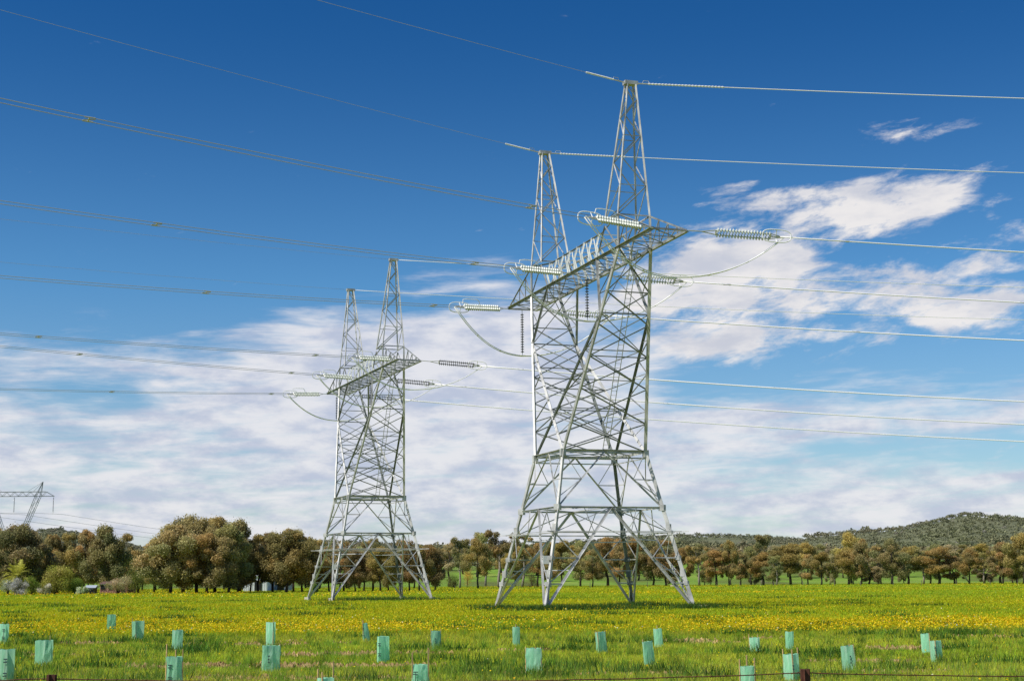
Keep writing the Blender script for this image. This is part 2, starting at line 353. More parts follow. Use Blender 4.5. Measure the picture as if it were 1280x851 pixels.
def make_pylon():
    root = empty('lattice_pylon')
    SS = (-1, 1)
    for su in SS:
        for sv in SS:
            m = MB(); n = (su, sv, 0)
            for a, b, w in ((foot(su, sv), belt(su, sv), .27), (belt(su, sv), waist(su, sv), .26), (waist(su, sv), ctop(su, sv), .24)):
                m.angle(a, b, w, n, flip=su * sv)
            # splice plates and step bolts
            for t in (.35, .8): m.box(lp(foot(su, sv), belt(su, sv), t), (.3, .3, .5), .78)
            m.box(lp(belt(su, sv), waist(su, sv), .97), (.36, .36, .5), 0)
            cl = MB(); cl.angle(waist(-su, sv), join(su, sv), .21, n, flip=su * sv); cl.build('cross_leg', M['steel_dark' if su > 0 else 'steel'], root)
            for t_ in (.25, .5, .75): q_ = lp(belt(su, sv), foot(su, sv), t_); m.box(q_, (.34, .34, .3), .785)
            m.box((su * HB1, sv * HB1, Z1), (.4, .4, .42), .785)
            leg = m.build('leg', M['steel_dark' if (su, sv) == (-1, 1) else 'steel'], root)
            c = MB(); x, y, z = foot(su, sv); c.box((x * 1.01, y * 1.01, -.3), (.6, .6, .9), .785, .8); c.build('footing', M['concrete'], leg)
    # lower bracing, face by face; face = (corner a, corner b) with outward normal
    corners = [(1, -1), (1, 1), (-1, 1), (-1, -1)]; faces = [(corners[i], corners[(i + 1) % 4]) for i in range(4)]
    nrm = [(1, 0, .15), (0, 1, .15), (-1, 0, .15), (0, -1, .15)]
    lo = MB(); mid = MB()
    for (ca, cb), n in zip(faces, nrm):
        mb = lp(belt(*ca), belt(*cb), .5); mw = lp(waist(*ca), waist(*cb), .5)
        lo.angle(belt(*ca), belt(*cb), .13, n); mid.angle(waist(*ca), waist(*cb), .2, n)
        i0 = lp(waist(*ca), waist(*cb), 0); dz = (0, 0, -.45)
        mid.angle(tuple(i0[k] + dz[k] for k in range(3)), tuple(waist(*cb)[k] + dz[k] for k in range(3)), .09, n)
        for c_ in (ca, cb):
            f, b, w = foot(*c_), belt(*c_), waist(*c_)
            lo.angle(mb, f, .17, n); mid.angle(mw, b, .12, n)
            # sub-bracing between leg and main diagonal
            T = (.25, .5, .75)
            for k, t in enumerate(T):
                lo.angle(lp(b, f, t), lp(mb, f, t), .085, n)
            nodes = [(lp(b, f, t), lp(mb, f, t)) for t in (0.0, .25, .5, .75, .94)]
            for k in range(4):
                a0, a1 = nodes[k], nodes[k + 1]
                lo.angle(a0[1] if k % 2 == 0 else a0[0], a1[0] if k % 2 == 0 else a1[1], .07, n)
            lo.angle(nodes[1][1], lp(belt(*ca), belt(*cb), .25 if c_ == ca else .75), .065, n)
            mid.angle(lp(w, b, .5), lp(mw, b, .5), .075, n)
            mid.angle(lp(mw, b, .5), w, .06, n); mid.angle(lp(mw, b, .5), lp(w, b, .82), .06, n)
    # hip bracing inside (diaphragms)
    bm = [lp(belt(*a), belt(*b), .5) for a, b in faces]; wm = [lp(waist(*a), waist(*b), .5) for a, b in faces]
    for k in range(4):
        lo.angle(bm[k], bm[(k + 1) % 4], .1); mid.angle(wm[k], wm[(k + 1) % 4], .09)
        q = [lp(bm[j], foot(*faces[k][1]), .32) for j in (k, (k + 1) % 4)]; lo.angle(q[0], q[1], .085)
        q = [lp(bm[j], foot(*faces[k][1]), .62) for j in (k, (k + 1) % 4)]; lo.angle(q[0], q[1], .07)
    lo.angle(bm[0], bm[2], .08); mid.angle(waist(1, -1), waist(-1, 1), .08); mid.angle(waist(1, 1), waist(-1, -1), .08)
    lo.build('lower_bracing', M['steel'], root); mid.build('waist_bracing', M['steel'], root)
    # anti-climb rails
    g = MB(); zz = 5.2; h = 3.9 + .42
    for e in (0, .35):
        hh = h + e + .35; zz2 = zz + e * .2
        for (a, b) in faces: g.tube([(a[0] * (hh), a[1] * (hh - .2), zz2), (b[0] * (hh - .0), b[1] * (hh - .2), zz2)], .022, 5)
    for su in SS:
        for sv in SS: g.angle((su * 4.2, sv * 4.2, zz), (su * 5.4, sv * 5.2, zz + .05), .06)
    g.build('climbing_guard', M['steel'], root)
    pl = MB(); pl.box((HB - .95, -HB + .45, 3.35), (.06, .42, .55), .0); pl.build('warning_plate', M['white'], root)
    # splayed columns
    Z = [Z2, 12.8, 15.1, 17.2, 19.3, 21.4, ZC]
    for su in SS:
        m = MB()
        for k in range(6):   # outer side face, X panels
            a, b = uleg(su, -1, Z[k]), uleg(su, 1, Z[k]); c, d = uleg(su, -1, Z[k + 1]), uleg(su, 1, Z[k + 1])
            m.angle(a, d, .095, (su, 0, 0)); m.angle(b, c, .095, (su, 0, 0), flip=-1)
            if k in (2, 4): m.angle(c, d, .08, (su, 0, 0))
        ts = [.14, .36, .56, .76, 1.0]  # inner face, between the crossed legs
        for k in range(4):
            a, b = inner(su, -1, ts[k]), inner(su, 1, ts[k]); c, d = inner(su, -1, ts[k + 1]), inner(su, 1, ts[k + 1])
            m.angle(a, d, .08, (-su, 0, 0)); m.angle(b, c, .08, (-su, 0, 0)); m.angle(c, d, .075, (-su, 0, 0))
        for sv in SS:        # front and back lacing between outer leg and crossed leg
            n = (0, sv, 0); prev = None
            for k, t in enumerate((.30, .45, .58, .70, .82, .92)):
                z = Z2 + (ZJ - Z2) * t; a = uleg(su, sv, z); b = inner(su, sv, t)
                if k % 2 == 0: m.angle(a, b, .07, n)
                if prev: m.angle(prev[0] if k % 2 else prev[1], b if k % 2 else a, .07, n)
                prev = (a, b)
            m.angle(uleg(su, sv, 12.8), inner(su, sv, .30), .07, n); m.angle(uleg(-su, sv, 12.8), inner(su, sv, .14), .06, n)
            top = (su * UI, sv * CV, ZC); j = join(su, sv); m.angle(j, top, .15, n)      # inner strut up to the crossarm
            for t0, t1 in ((.35, .35), (.7, .7)): m.angle(lp(j, top, t0), lp(j, ctop(su, sv), t1), .06, n)
            m.angle(lp(j, top, .35), lp(j, ctop(su, sv), .7), .06, n)
            m.angle(lp(j, top, .35), lp(j, ctop(su, sv), .0), .06, n)
        j0, j1 = join(su, -1), join(su, 1); t0, t1 = (su * UI, -CV, ZC), (su * UI, CV, ZC)
        m.angle(j0, j1, .1); m.angle(j0, t1, .07, (-su, 0, 0)); m.angle(j1, t0, .07, (-su, 0, 0))
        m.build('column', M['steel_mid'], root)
    # crossarm
    c = MB(); tc = ZC + 1.85; vt = .85
    for sv in SS:
        c.angle((-LX, sv * CV, ZC), (LX, sv * CV, ZC), .2, (0, sv, 0))
        c.angle((-SU, sv * CV, ZT), (-UI, sv * vt, tc), .12, (0, sv, 0)); c.angle((SU, sv * CV, ZT), (UI, sv * vt, tc), .12, (0, sv, 0)); c.angle((-UI, sv * vt, tc), (UI, sv * vt, tc), .11, (0, sv, 0))
        for su in SS:
            c.angle((su * SU, sv * CV, ZT), (su * LX, sv * CV, ZC), .13, (0, sv, 0))
            pr = (su * SU, sv * CV, ZC)
            for k, t in enumerate((.25, .5, .75)):
                a = (su * (SU + (LX - SU) * t), sv * CV, ZC); b = (su * (SU + (LX - SU) * t), sv * CV, ZT + (ZC - ZT) * t)
                c.angle(a, b, .07, (0, sv, 0)); c.angle(pr, b, .065, (0, sv, 0)); pr = a
            c.angle((su * SU, sv * CV, ZC), (su * UP, sv * CV, ZT - .3), .08, (0, sv, 0)); c.angle((su * UI, sv * CV, ZC), (su * UP, sv * CV, ZT - .3), .1, (0, sv, 0))
            c.angle((su * SU, sv * CV, ZC), (su * SU, sv * CV, ZT), .18, (su, sv, 0), flip=su * sv)
    uu = np.linspace(-LX, LX, 17)
    for k in range(16):
        a, b = uu[k], uu[k + 1]; c.angle((a, -CV, ZC - .02), (a, CV, ZC - .02), .08)
        c.angle((a, -CV, ZC - .02), (b, CV, ZC - .02), .06); c.angle((a, CV, ZC - .03), (b, -CV, ZC - .03), .06)
    c.angle((LX, -CV, ZC - .02), (LX, CV, ZC - .02), .14)
    c.angle((-LX, -CV, ZC - .03), (-LX, CV, ZC - .03), .14)
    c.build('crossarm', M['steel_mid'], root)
    r = MB(); uu = np.linspace(-UI, UI, 8)
    for k, u in enumerate(uu):
        for sv in SS:
            r.angle((u + .45, sv * CV, ZC), (u + .1, sv * (CV + .08), ZC + .9), .13, (0, sv, 0)); r.angle((u + .1, sv * (CV + .08), ZC + .9), (u - .25, sv * vt, tc + .1), .13, (0, sv, 0))
            if k: r.angle((u, sv * CV, ZC), (uu[k - 1], sv * vt, tc), .06, (0, sv, 0))
        r.angle((u - .25, -vt, tc), (u - .25, vt, tc), .08)
    r.build('crossarm_rib', M['rib'], root)
    # earth-wire peaks
    for su in SS:
        p = MB(); lo_ = {}; TU0, TU1, TV = 9.18, 8.75, .30
        def pk(o, sv, z):   # o: 1 outer, 0 inner
            t = (z - ZT) / (HT - .25 - ZT); ub = SU if o else UP; ut = TU0 if o else TU1
            return (su * (ub + (ut - ub) * t), sv * (CV + (TV - CV) * t), z)
        for o in (0, 1):
            for sv in SS: p.angle(pk(o, sv, ZT - (0 if o else .1)), pk(o, sv, HT - .25), .14, (su * (1 if o else -1), sv, 0), flip=(1 if o else -1) * su * sv)
        zs = [ZT, 28.6, 30.5, 32.1, 33.5, 34.7, HT - .3]
        for k in range(6):
            z0, z1 = zs[k], zs[k + 1]
            for sv in SS:
                if k % 2: p.angle(pk(1, sv, z0), pk(0, sv, z1), .06, (0, sv, 0))
                else: p.angle(pk(0, sv, z0), pk(1, sv, z1), .06, (0, sv, 0))
            for o in (0, 1):
                nn = (su * (1 if o else -1), 0, 0)
                sg_ = 1 if k % 2 else -1; p.angle(pk(o, sg_, z0), pk(o, -sg_, z1), .095, nn)
                if k in (1, 3): p.angle(pk(o, -1, z0), pk(o, 1, z0), .055, nn)
        for sv in SS: p.angle(pk(0, sv, ZT), pk(1, sv, ZT), .1, (0, sv, 0))
        p.angle(pk(0, -1, ZT), pk(0, 1, ZT), .12); p.angle(pk(1, -1, ZT), pk(1, 1, ZT), .12)
        p.box((su * 8.97, 0, HT - .12), (.52, .95, .26))
        p.build('earth_wire_peak', M['steel'], root)
    # ladder on the near column's outer face
    l = MB(); a = lp(waist(1, -1), waist(1, 1), .5); b = lp(ctop(1, -1), ctop(1, 1), .5); a = (a[0] - .1, .1, a[2]); b = (b[0] - .1, .1, b[2])
    for s_ in (-.2, .2): l.tube([(a[0], a[1] + s_, a[2]), (b[0], b[1] + s_, b[2])], .032, 5)
    for k in range(44):
        q = lp(a, b, (k + .5) / 44); l.tube([(q[0], q[1] - .2, q[2]), (q[0], q[1] + .2, q[2])], .016, 4)
    l.build('ladder', M['steel'], root)
    return root
def place(o, X, Y, phi, z):
    o.location = (X, Y, z); o.rotation_euler = (0, 0, phi - math.pi / 2)   # local x=u -> (sin,-cos), y=v -> (cos,sin)
TOW = {1: (5.534, 108.80, .3159, 0.0), 2: (-15.871, 166.91, .3639, .177)}
def W(t, l):
    X, Y, ph, z0 = TOW[t]; u, v, z = l
    return Vector((X + u * math.sin(ph) + v * math.cos(ph), Y - u * math.cos(ph) + v * math.sin(ph), z0 + z))
p1 = make_pylon(); p2 = copy_tree(p1)
place(p1, *TOW[1]); place(p2, *TOW[2])
tag(p1, 'nearer and larger grey steel lattice pylon with two peaks, right of centre', 'pylon', 'strain pylons in the meadow')
tag(p2, 'farther and smaller steel lattice pylon with two peaks, in front of the left trees', 'pylon', 'strain pylons in the meadow')

# ------------------------------------------------------------------ insulators, conductors, jumpers
def disc_profile(n, r):
    pr = []
    for k in range(n):
        a = k / n; d = 1 / n
        pr += [(a, r * .22), (a + d * .30, r * .25), (a + d * .36, r * .7), (a + d * .52, r), (a + d * .62, r * .98), (a + d * .66, r * .3)]
    return pr + [(1, r * .2)]
def strain_string(A, d, link_, ln, dark, label, group):
    """double strain string from attachment A in direction d (unit). returns line end"""
    root = empty('insulator_string', A); O = Vector((0, 0, 0)); side = d.cross(Vector((0, 0, 1))).normalized(); upv = side.cross(d).normalized()
    off = (side * .13 + upv * .13); s0 = d * link_; s1 = d * (link_ + ln)
    f = MB(); f.tube([O, s0 * .5, s0 - off * .9], .035); f.tube([O, s0 * .5, s0 + off * .9], .035)
    f.tube([s0 - off, s0 + off], .05); f.build('link_fitting', M['fit'], root); f = MB(); f.tube([s1 - off * 1.2, s1 + off * 1.2], .05); e = s1 + d * .9; f.tube([s1, e], .05); f.tube([s1 - off, e], .03); f.tube([s1 + off, e], .03)
    f.build('line_clamp', M['fit'], root)
    for s_ in (-1, 1):
        m = MB(); m.lathe(s0 + off * s_, s1 + off * s_, disc_profile(int(ln / .19), .165), 12); m.build('disc_string', M['disc_dark' if dark else 'disc'], root, True)
    g = MB()   # racetrack grading ring round the line end
    pts = []; cc = s1 + d * .35
    for k in range(24):
        an = k * math.pi / 12; pts.append(cc + d * (math.copysign(abs(math.cos(an)) ** .7, math.cos(an)) * .95) + upv * (math.copysign(abs(math.sin(an)) ** .7, math.sin(an)) * .42) + side * .25)
    g.tube(pts, .035, 6, True); g.tube([cc + upv * .42 + side * .25, cc, cc - upv * .42 + side * .25], .03)
    if d.x < 0: g.tube([s1 + upv * .3 + d * .2, s1 + upv * .62 + d * .1, s1 + upv * .68 - d * .3, s1 + upv * .66 - d * 1.2, s1 + upv * .5 - d * 1.4, s1 + upv * .2 - d * 1.45], .03)
    g.build('grading_ring', M['cable'], root)
    tag(root, label, 'insulator', group)
    return A + e
def hang_string(A, ln, label, group):
    root = empty('insulator_string', A)
    f = MB(); f.tube([(0, 0, 0), (0, 0, -.35)], .03); f.build('link_fitting', M['fit'], root); f = MB(); f.tube([(0, 0, -ln + .02), (0, 0, -ln - .25)], .03); f.tube([(-.25, 0, -ln - .22), (.25, 0, -ln - .22)], .045); f.build('cable_clamp', M['fit'], root)
    m = MB(); m.lathe((0, 0, -.3), (0, 0, -ln), disc_profile(int((ln - .3) / .2), .15), 12); m.build('disc_string', M['disc_dark'], root, True)
    tag(root, label, 'insulator', group); return A + Vector((0, 0, -ln - .25))
def span(A, psi, sg, a, c, s0, s1, r, mt, name, label, cat, group, twin=True, spacers=(), parent_off=None, sleeve=None):
    """hanging cable; A is where the unstrung curve starts, s0..s1 the part that is drawn"""
    hd = Vector((sg * math.cos(psi), sg * math.sin(psi), 0)); sd = Vector((-hd.y, hd.x, 0))
    P = lambda s: A + hd * s + Vector((0, 0, a * s + c * s * s))
    base = P(s0); ss = list(np.concatenate([np.linspace(s0, s0 + 40, 14), np.linspace(s0 + 44, s1, 56)]))
    root = empty(name, base)
    for k in ((-.2, .2) if twin else (0,)):
        m = MB(); m.tube([P(s) - base + sd * k + Vector((0, 0, k * .25)) for s in ss], r, 6); m.build('cable', mt, root, True)
    for s in spacers:
        m = MB(); q = P(s) - base
        m.tube([q - sd * .2 - Vector((0, 0, .05)), q + sd * .2 + Vector((0, 0, .05))], .045, 6)
        for k in (-.2, .2): m.tube([q + sd * k + Vector((0, 0, k * .25)) - hd * .28, q + sd * k + Vector((0, 0, k * .25)) + hd * .28], .04, 6)
        m.tube([q - hd * .35 + Vector((0, 0, .05)), q + hd * .3 - Vector((0, 0, .06))], .035, 5)
        m.build('spacer_damper', M['cable_dim'], root)
    if sleeve:
        m = MB(); a0, a1 = sleeve; n = 46; pp = [P(a0 + (a1 - a0) * k / n) - base for k in range(n + 1)]
        m.tube(pp, [(.075 if k % 2 else .045) for k in range(n + 1)], 6); m.build('armour_rod', M['white'], root); m = MB(); m.tube([P(a0 * k / 6) - base for k in range(7)], .045, 6); q = P(a0 * .5) - base; m.tube([q + Vector((0, 0, .0)), q + Vector((0, 0, .22)) + hd * .1, q + Vector((0, 0, .2)) + hd * .45, q + hd * .5], .02, 5); m.build('cable_clamp', M['fit'], root)
    tag(root, label, cat, group)
    return hd
def jumper(pts, label, group):
    """pts: A(end) -> low point -> B(end)"""
    A, Bm, C_ = pts; base = A; root = empty('jumper_cable', base)
    path = []
    for k in range(13):
        t = k / 12; q = A.lerp(Bm, t); q.z = Bm.z + (A.z - Bm.z) * (1 - t) ** 2.3 ; path.append(q)
    for k in range(1, 13):
        t = k / 12; q = Bm.lerp(C_, t); q.z = Bm.z + (C_.z - Bm.z) * t ** 2.3; path.append(q)
    dd = (C_ - A).normalized(); sd = dd.cross(Vector((0, 0, 1))).normalized()
    for k in (-.18, .18):
        m = MB(); m.tube([q - base + sd * k for q in path], .034, 6); m.build('cable', M['cable'], root, True)
    for j in (4, 8, 16, 20):
        q = path[j] - base; m = MB(); m.tube([q - sd * .2, q + sd * .2], .045, 6); m.build('spacer', M['fit'], root)
    tag(root, label, 'jumper cable', group)

PH = (('near', 1), ('middle', 0), ('far', -1))
WHO = {1: 'larger pylon', 2: 'smaller pylon'}
ENDW = {'near': 'near end', 'middle': 'middle', 'far': 'far end'}
RC = {1: dict(near=(-.057, 3.34e-4), middle=(-.065, 3.94e-4), far=(-.068, 3.72e-4), en=(-.02, 2.49e-4), ef=(-.03, 2.22e-4)),
      2: dict(near=(-.084, 3.51e-4), middle=(-.091, 3.42e-4), far=(-.086, 2.46e-4), en=(-.045, 2.02e-4), ef=(-.05, 2.0e-4))}
LC = {1: dict(near=(.021, 5.62e-4), middle=(-.017, 5.42e-4), far=(-.054, 4.98e-4), en=(.05, 2.79e-4), ef=(.074, 2.74e-4)),
      2: dict(near=(-.025, 3.3e-4), middle=(.005, 3.03e-4), far=(-.057, 3.34e-4), en=(-.02, 2.2e-4), ef=(-.03, 2.2e-4))}
PR = {1: .1, 2: .1}; PL = {1: .55, 2: .55}
for t in (1, 2):
    for nm, su in PH:
        lineend = {}
        for side, sv, sg, psi, tab in (('right', 1, 1, PR[t], RC[t]), ('left', -1, -1, PL[t], LC[t])):
            a, c = tab[nm]; A = W(t, (su * LX, sv * CV, ZC)); hd = Vector((sg * math.cos(psi), sg * math.sin(psi), a)).normalized()
            lk = (1.9 if side == 'right' else 1.05); ln = 3.6 if side == 'right' else 3.3
            if t == 1 and nm == 'far' and side == 'left': lk = .9
            e = strain_string(A, hd, lk, ln, (t == 2 and side == 'right'),
                              '%s double disc string on the %s of the %s, at its crossarm %s' % ('dark' if (t == 2 and side == 'right') else 'pale', side, WHO[t], ENDW[nm]), 'insulator strings pulling the conductors off the crossarms')
            s0 = (Vector((e.x, e.y, 0)) - Vector((A.x, A.y, 0))).length
            span(A, psi, sg, a, c, s0 - .3, 260 if sg > 0 else (185 if t == 1 else 240), ((.040 if t == 1 else .048) if sg > 0 else .022), M['cable' if side == 'right' else 'cable_dim'], 'power_line',
                 'twin conductor running %s from the %s of the %s crossarm' % (side, ENDW[nm], WHO[t]), 'power line', 'twin conductors strung from the pylons', True, (s0 + 3 + su, s0 + 26 + 5 * su, s0 + 70))
            lineend[side] = e
        if t == 1: drop = {'near': 3.1, 'middle': 3.3, 'far': 3.7}[nm]
        else: drop = 3.0
        Bc = W(t, (su * LX, 0, ZC - .05))
        if nm == 'near': low = Bc + Vector((0, 0, -drop))
        else: low = hang_string(Bc, drop - .1, 'dark insulator string hanging from the %s of the %s crossarm' % (ENDW[nm], WHO[t]), 'insulator strings hanging under the crossarms') if t == 1 or nm != 'near' else Bc + Vector((0, 0, -drop))
        jumper((lineend['left'], low, lineend['right']), 'looping jumper cable under the %s of the %s crossarm' % (ENDW[nm], WHO[t]), 'jumper loops under the crossarms')
    for nm, su in (('en', 1), ('ef', -1)):
        for side, sg, psi, tab in (('right', 1, PR[t], RC[t]), ('left', -1, PL[t], LC[t])):
            a, c = tab[nm]; A = W(t, (su * 9.0, sg * .45, HT - .1))
            span(A, psi, sg, a, c, 0, 260 if sg > 0 else (185 if t == 1 else 240), .032 if sg > 0 else .013, M['cable' if side == 'right' else 'cable_dim'], 'earth_wire',
                 'thin earth wire running %s from the %s peak of the %s' % (side, 'taller looking near' if su > 0 else 'shorter looking far', WHO[t]), 'earth wire', 'earth wires on the pylon peaks', False,
                 (), sleeve=((.8, 6.2) if sg > 0 else (.9, 3.2)) if t == 1 else None)

# distant suspension pylon on the left
def far_pylon():
    D = 380.; cx = (17.5 - 641) / F * (D * math.cos(PITCH) + 21 * math.sin(PITCH)); root = empty('suspension_pylon', (cx, D, 0)); w = .16
    zc = 2 + (725.3 - 617.5) / F * D; h = zc; kx = D / F
    b = MB(); zw = 9.5
    for sx in (-1, 1):
        for sy in (-1, 1): b.angle((sx * 3.4, sy * 3.4, 0), (sx * .6, sy * .9, zw), w, (sx, sy, 0))
        for k in range(4):
            z0, z1 = k * zw / 4, (k + 1) * zw / 4; f = lambda z: 3.4 + (.7 - 3.4) * z / zw
            for sy in (-1, 1):
                b.angle((-f(z0), sy * f(z0), z0), (f(z1), sy * f(z1), z1), .08, (0, sy, 0)); b.angle((f(z0), sy * f(z0), z0), (-f(z1), sy * f(z1), z1), .08, (0, sy, 0)); b.angle((sx * f(z0), -f(z0), z0), (sx * f(z1), f(z1), z1), .08, (sx, 0, 0))
    b.build('body', M['steel_far'], root)
    pxk = lambda dx, y: (dx * kx, 2 + (725.3 - y) * kx)
    for sx in (-1, 1):
        m = MB(); x1, z1 = pxk(29.5, 617.5); x2, z2 = pxk(35, 599.5)
        A = (sx * .5, 0, zw); Bp = (sx * x1, 0, z1); Cp = (sx * x2, 0, z2)
        for sy in (-.7, .7):
            for q in (-.55, .55): m.angle((A[0] + q * .6, sy, A[2]), (Bp[0] + q * 1.1, sy * .8, Bp[2]), .13, (0, sy, 0)); m.angle((Bp[0] + q * 1.1, sy * .8, Bp[2]), (Cp[0], 0, Cp[2]), .12, (0, sy, 0))
            for k in range(12):
                a, c = lp(A, Bp, k / 12), lp(A, Bp, (k + 1) / 12); q = .55 if k % 2 else -.55
                m.angle((a[0] + q, sy * .9, a[2]), (c[0] - q, sy * .9, c[2]), .07, (0, sy, 0))
        m.angle((sx * (x1 - 1.4), 0, z1 + 1.0), Cp, .1)
        m.angle((sx * (x1 - 2.6), 0, z1 + 1.3), Cp, .08)
        m.build('mast', M['steel_far'], root)
    c = MB(); lx = 49.5 * kx; zt = zc + 5.5 * kx
    for sy in (-.6, .6):
        c.angle((-lx, sy * .6, zc), (lx, sy * .6, zc), .13, (0, sy, 0)); c.angle((-lx * .8, sy, zt), (lx * .8, sy, zt), .12, (0, sy, 0))
        for s_ in (-1, 1): c.angle((s_ * lx * .8, sy, zt), (s_ * lx, sy * .6, zc), .1, (0, sy, 0))
        n = 16
        for k in range(n):
            a = -lx * .8 + 1.6 * lx * k / n; q = a + 1.6 * lx / n; c.angle((a, sy * .8, zc if k % 2 else zt), (q, sy * .8, zt if k % 2 else zc), .08, (0, sy, 0))
    c.build('crossarm', M['steel_far'], root)
    tag(root, 'distant lattice pylon with flat crossarm rising behind the trees at far left', 'pylon')
    for k, nm in ((-1, 'outer left'), (0, 'middle'), (1, 'right')):
        x = k * (lx - .15); A = Vector((cx + x, D, zc)); e = hang_string(A, 3.9, 'dark insulator string hanging from the %s of the distant pylon crossarm' % {1: 'right tip', 0: 'middle', -1: 'left tip'}[k], 'insulator strings on the distant pylon')
        root2 = empty('power_line', e)
        m = MB()
        P = lambda s: Vector((.45 * s, .89 * s, -.080 * s + 1.5e-4 * s * s)) if s > 0 else Vector((.45 * s, .89 * s, .045 * s + 3.0e-4 * s * s))
        m.tube([P(s) for s in np.linspace(-200, 400, 60)], .035, 5); m.build('cable', M['cable_dim'], root2, True)
        tag(root2, 'thin dark conductor hanging from the %s of the distant pylon' % {1: 'right tip', 0: 'middle', -1: 'left tip'}[k], 'power line', 'conductors of the distant line')
far_pylon()

# ------------------------------------------------------------------ trees
def leaf_cloud(centres, radii, n_each, size, palette, flat=.75, hang=0., zref=None):
    V = []; Cc = []
    for (c, r, k) in zip(centres, radii, range(len(centres))):
        n = int(n_each * (r / np.mean(radii)) ** 2)
        d = rng.normal(0, 1, (n, 3)); d /= np.linalg.norm(d, axis=1)[:, None]; rad = r * (.25 + .75 * rng.random((n, 1)) ** .6 + .16 * np.abs(rng.normal(0, 1, (n, 1))) ** 1.5)
        p = d * rad * [1, 1, flat] + c
        nn = d * .45 + rng.normal(0, .6, (n, 3)); nn[:, 2] += .2; nn /= np.linalg.norm(nn, axis=1)[:, None]
        t = np.cross(nn, rng.normal(0, 1, (n, 3))); t /= np.linalg.norm(t, axis=1)[:, None]; b = np.cross(nn, t); s = size * (.5 + rng.random((n, 1)))
        v = np.stack([p - t * s * .5, p + b * s * .38 - t * s * .05, p + t * s * .55, p - b * s * .36 + t * s * .08], 1)
        pal = np.array(palette[k % len(palette)]); col = pal * (1 + .22 * rng.normal(0, 1, (n, 1))) * (.85 + .2 * np.clip((d[:, 2:3] + .5), 0, 1.5))  # painted shading: leaves get lighter toward the top of each clump
        V.append(v.reshape(-1, 3)); Cc.append(np.clip(col, .004, .8))
    return np.concatenate(V), np.concatenate(Cc)
def up_(p, k=2.): return [(q[0] * k * 1.60, q[1] * k * 1.62, q[2] * k * 1.30) for q in p]
PAL_BROWN = [(.135, .098, .046), (.115, .092, .044), (.150, .104, .046), (.105, .088, .044), (.125, .102, .052)]
PAL_OLIVE = [(.112, .104, .052), (.125, .106, .052), (.098, .096, .048), (.130, .104, .054)]
PAL_RUST = [(.150, .104, .042), (.135, .098, .042), (.158, .114, .042), (.118, .094, .044)]
PAL_PALE = [(.145, .125, .078), (.13, .112, .068), (.155, .13, .085)]
PAL_BROWN, PAL_OLIVE, PAL_RUST, PAL_PALE = up_(PAL_BROWN, 2.), up_(PAL_OLIVE, 2.), up_(PAL_RUST, 2.), up_(PAL_PALE, 1.8)
def tree_proto(H, wid, trunk_frac, nclump, seed, pal, kind='dense', pale=False, low=False):
    """tapered trunk with limbs, and a broken crown of leaf clumps; unit: metres"""
    rs = np.random.default_rng(seed); global rng; keep = rng; rng = rs
    root = empty('gum_tree'); m = MB(); cb = H * trunk_frac; top = Vector((rs.normal(0, .03) * H, 0, H * .8))
    tr = .016 * H + .06
    pts = [Vector((0, 0, -.3))] + [Vector((rs.normal(0, .012) * H, rs.normal(0, .012) * H, z)) for z in np.linspace(.15, .62, 4) * H] + [top]
    m.tube(pts, [tr * 1.35, tr * 1.05, tr * .85, tr * .65, tr * .45, tr * .12], 8)
    cen = []; rad = []
    for k in range(nclump):
        for _ in range(30):
            a = rs.random() * 6.283; q = rs.random() ** .6; zz = rs.random()
            if kind == 'dense': prof = math.sin(math.pi * min(1, .14 + .86 * zz)) ** .55 if zz > 0.05 else .6
            elif kind == 'open': prof = .45 + .55 * zz if zz < .75 else 1.0 - (zz - .75) * 1.6
            else: prof = math.sin(math.pi * (.15 + .8 * zz)) ** .8
            r = wid * .5 * prof * q * (.8 + .45 * rs.random()); z = cb + (H - cb) * (.08 + .84 * zz)
            c = np.array([math.cos(a) * r, math.sin(a) * r, z]); R_ = H * (.088 if kind != 'open' else .066) * (.5 + 1.0 * rs.random())
            if all(np.linalg.norm((c - o) * [1, 1, 1.2]) > .55 * (R_ + q_) for o, q_ in zip(cen, rad)): break
        cen.append(c); rad.append(R_)
    for c in cen[::(1 if kind == 'open' else 2)]:
        z0 = max(.2 * H, min(c[2] * .72, .7 * H)); t = np.interp(z0, [p.z for p in pts], range(len(pts))); i = int(min(t, len(pts) - 2)); s = pts[i].lerp(pts[i + 1], t - i)
        e = Vector(c); mid = s.lerp(e, .5) + Vector((0, 0, -.04 * H)); m.tube([s, mid, e], [tr * .38, tr * .24, tr * .06], 5)
    m.build('trunk', M['bark_pale' if pale else 'bark'], root, True)
    n_each = {'dense': 820, 'open': 500, 'bush': 760}[kind]
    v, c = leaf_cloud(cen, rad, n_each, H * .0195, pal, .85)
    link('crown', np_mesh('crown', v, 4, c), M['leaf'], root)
    rng = keep; return root, H, wid
PROTO = {}
def proto(key, *a, **k): PROTO[key] = tree_proto(*a, **k)
proto('big1', 14, 13, .09, 60, 1, PAL_BROWN); proto('big2', 14, 11, .08, 54, 2, PAL_OLIVE); proto('big3', 14, 10, .12, 36, 3, PAL_BROWN); proto('big4', 14, 9, .08, 36, 31, PAL_OLIVE)
proto('mid1', 12, 9.5, .18, 26, 4, PAL_BROWN, 'dense'); proto('mid2', 12, 8.5, .25, 22, 5, PAL_RUST, 'dense'); proto('mid3', 12, 8, .15, 20, 6, PAL_OLIVE, 'bush'); proto('mid4', 12, 9.5, .13, 26, 32, PAL_BROWN, 'bush')
proto('mid5', 12, 7, .28, 17, 33, PAL_RUST, 'bush')
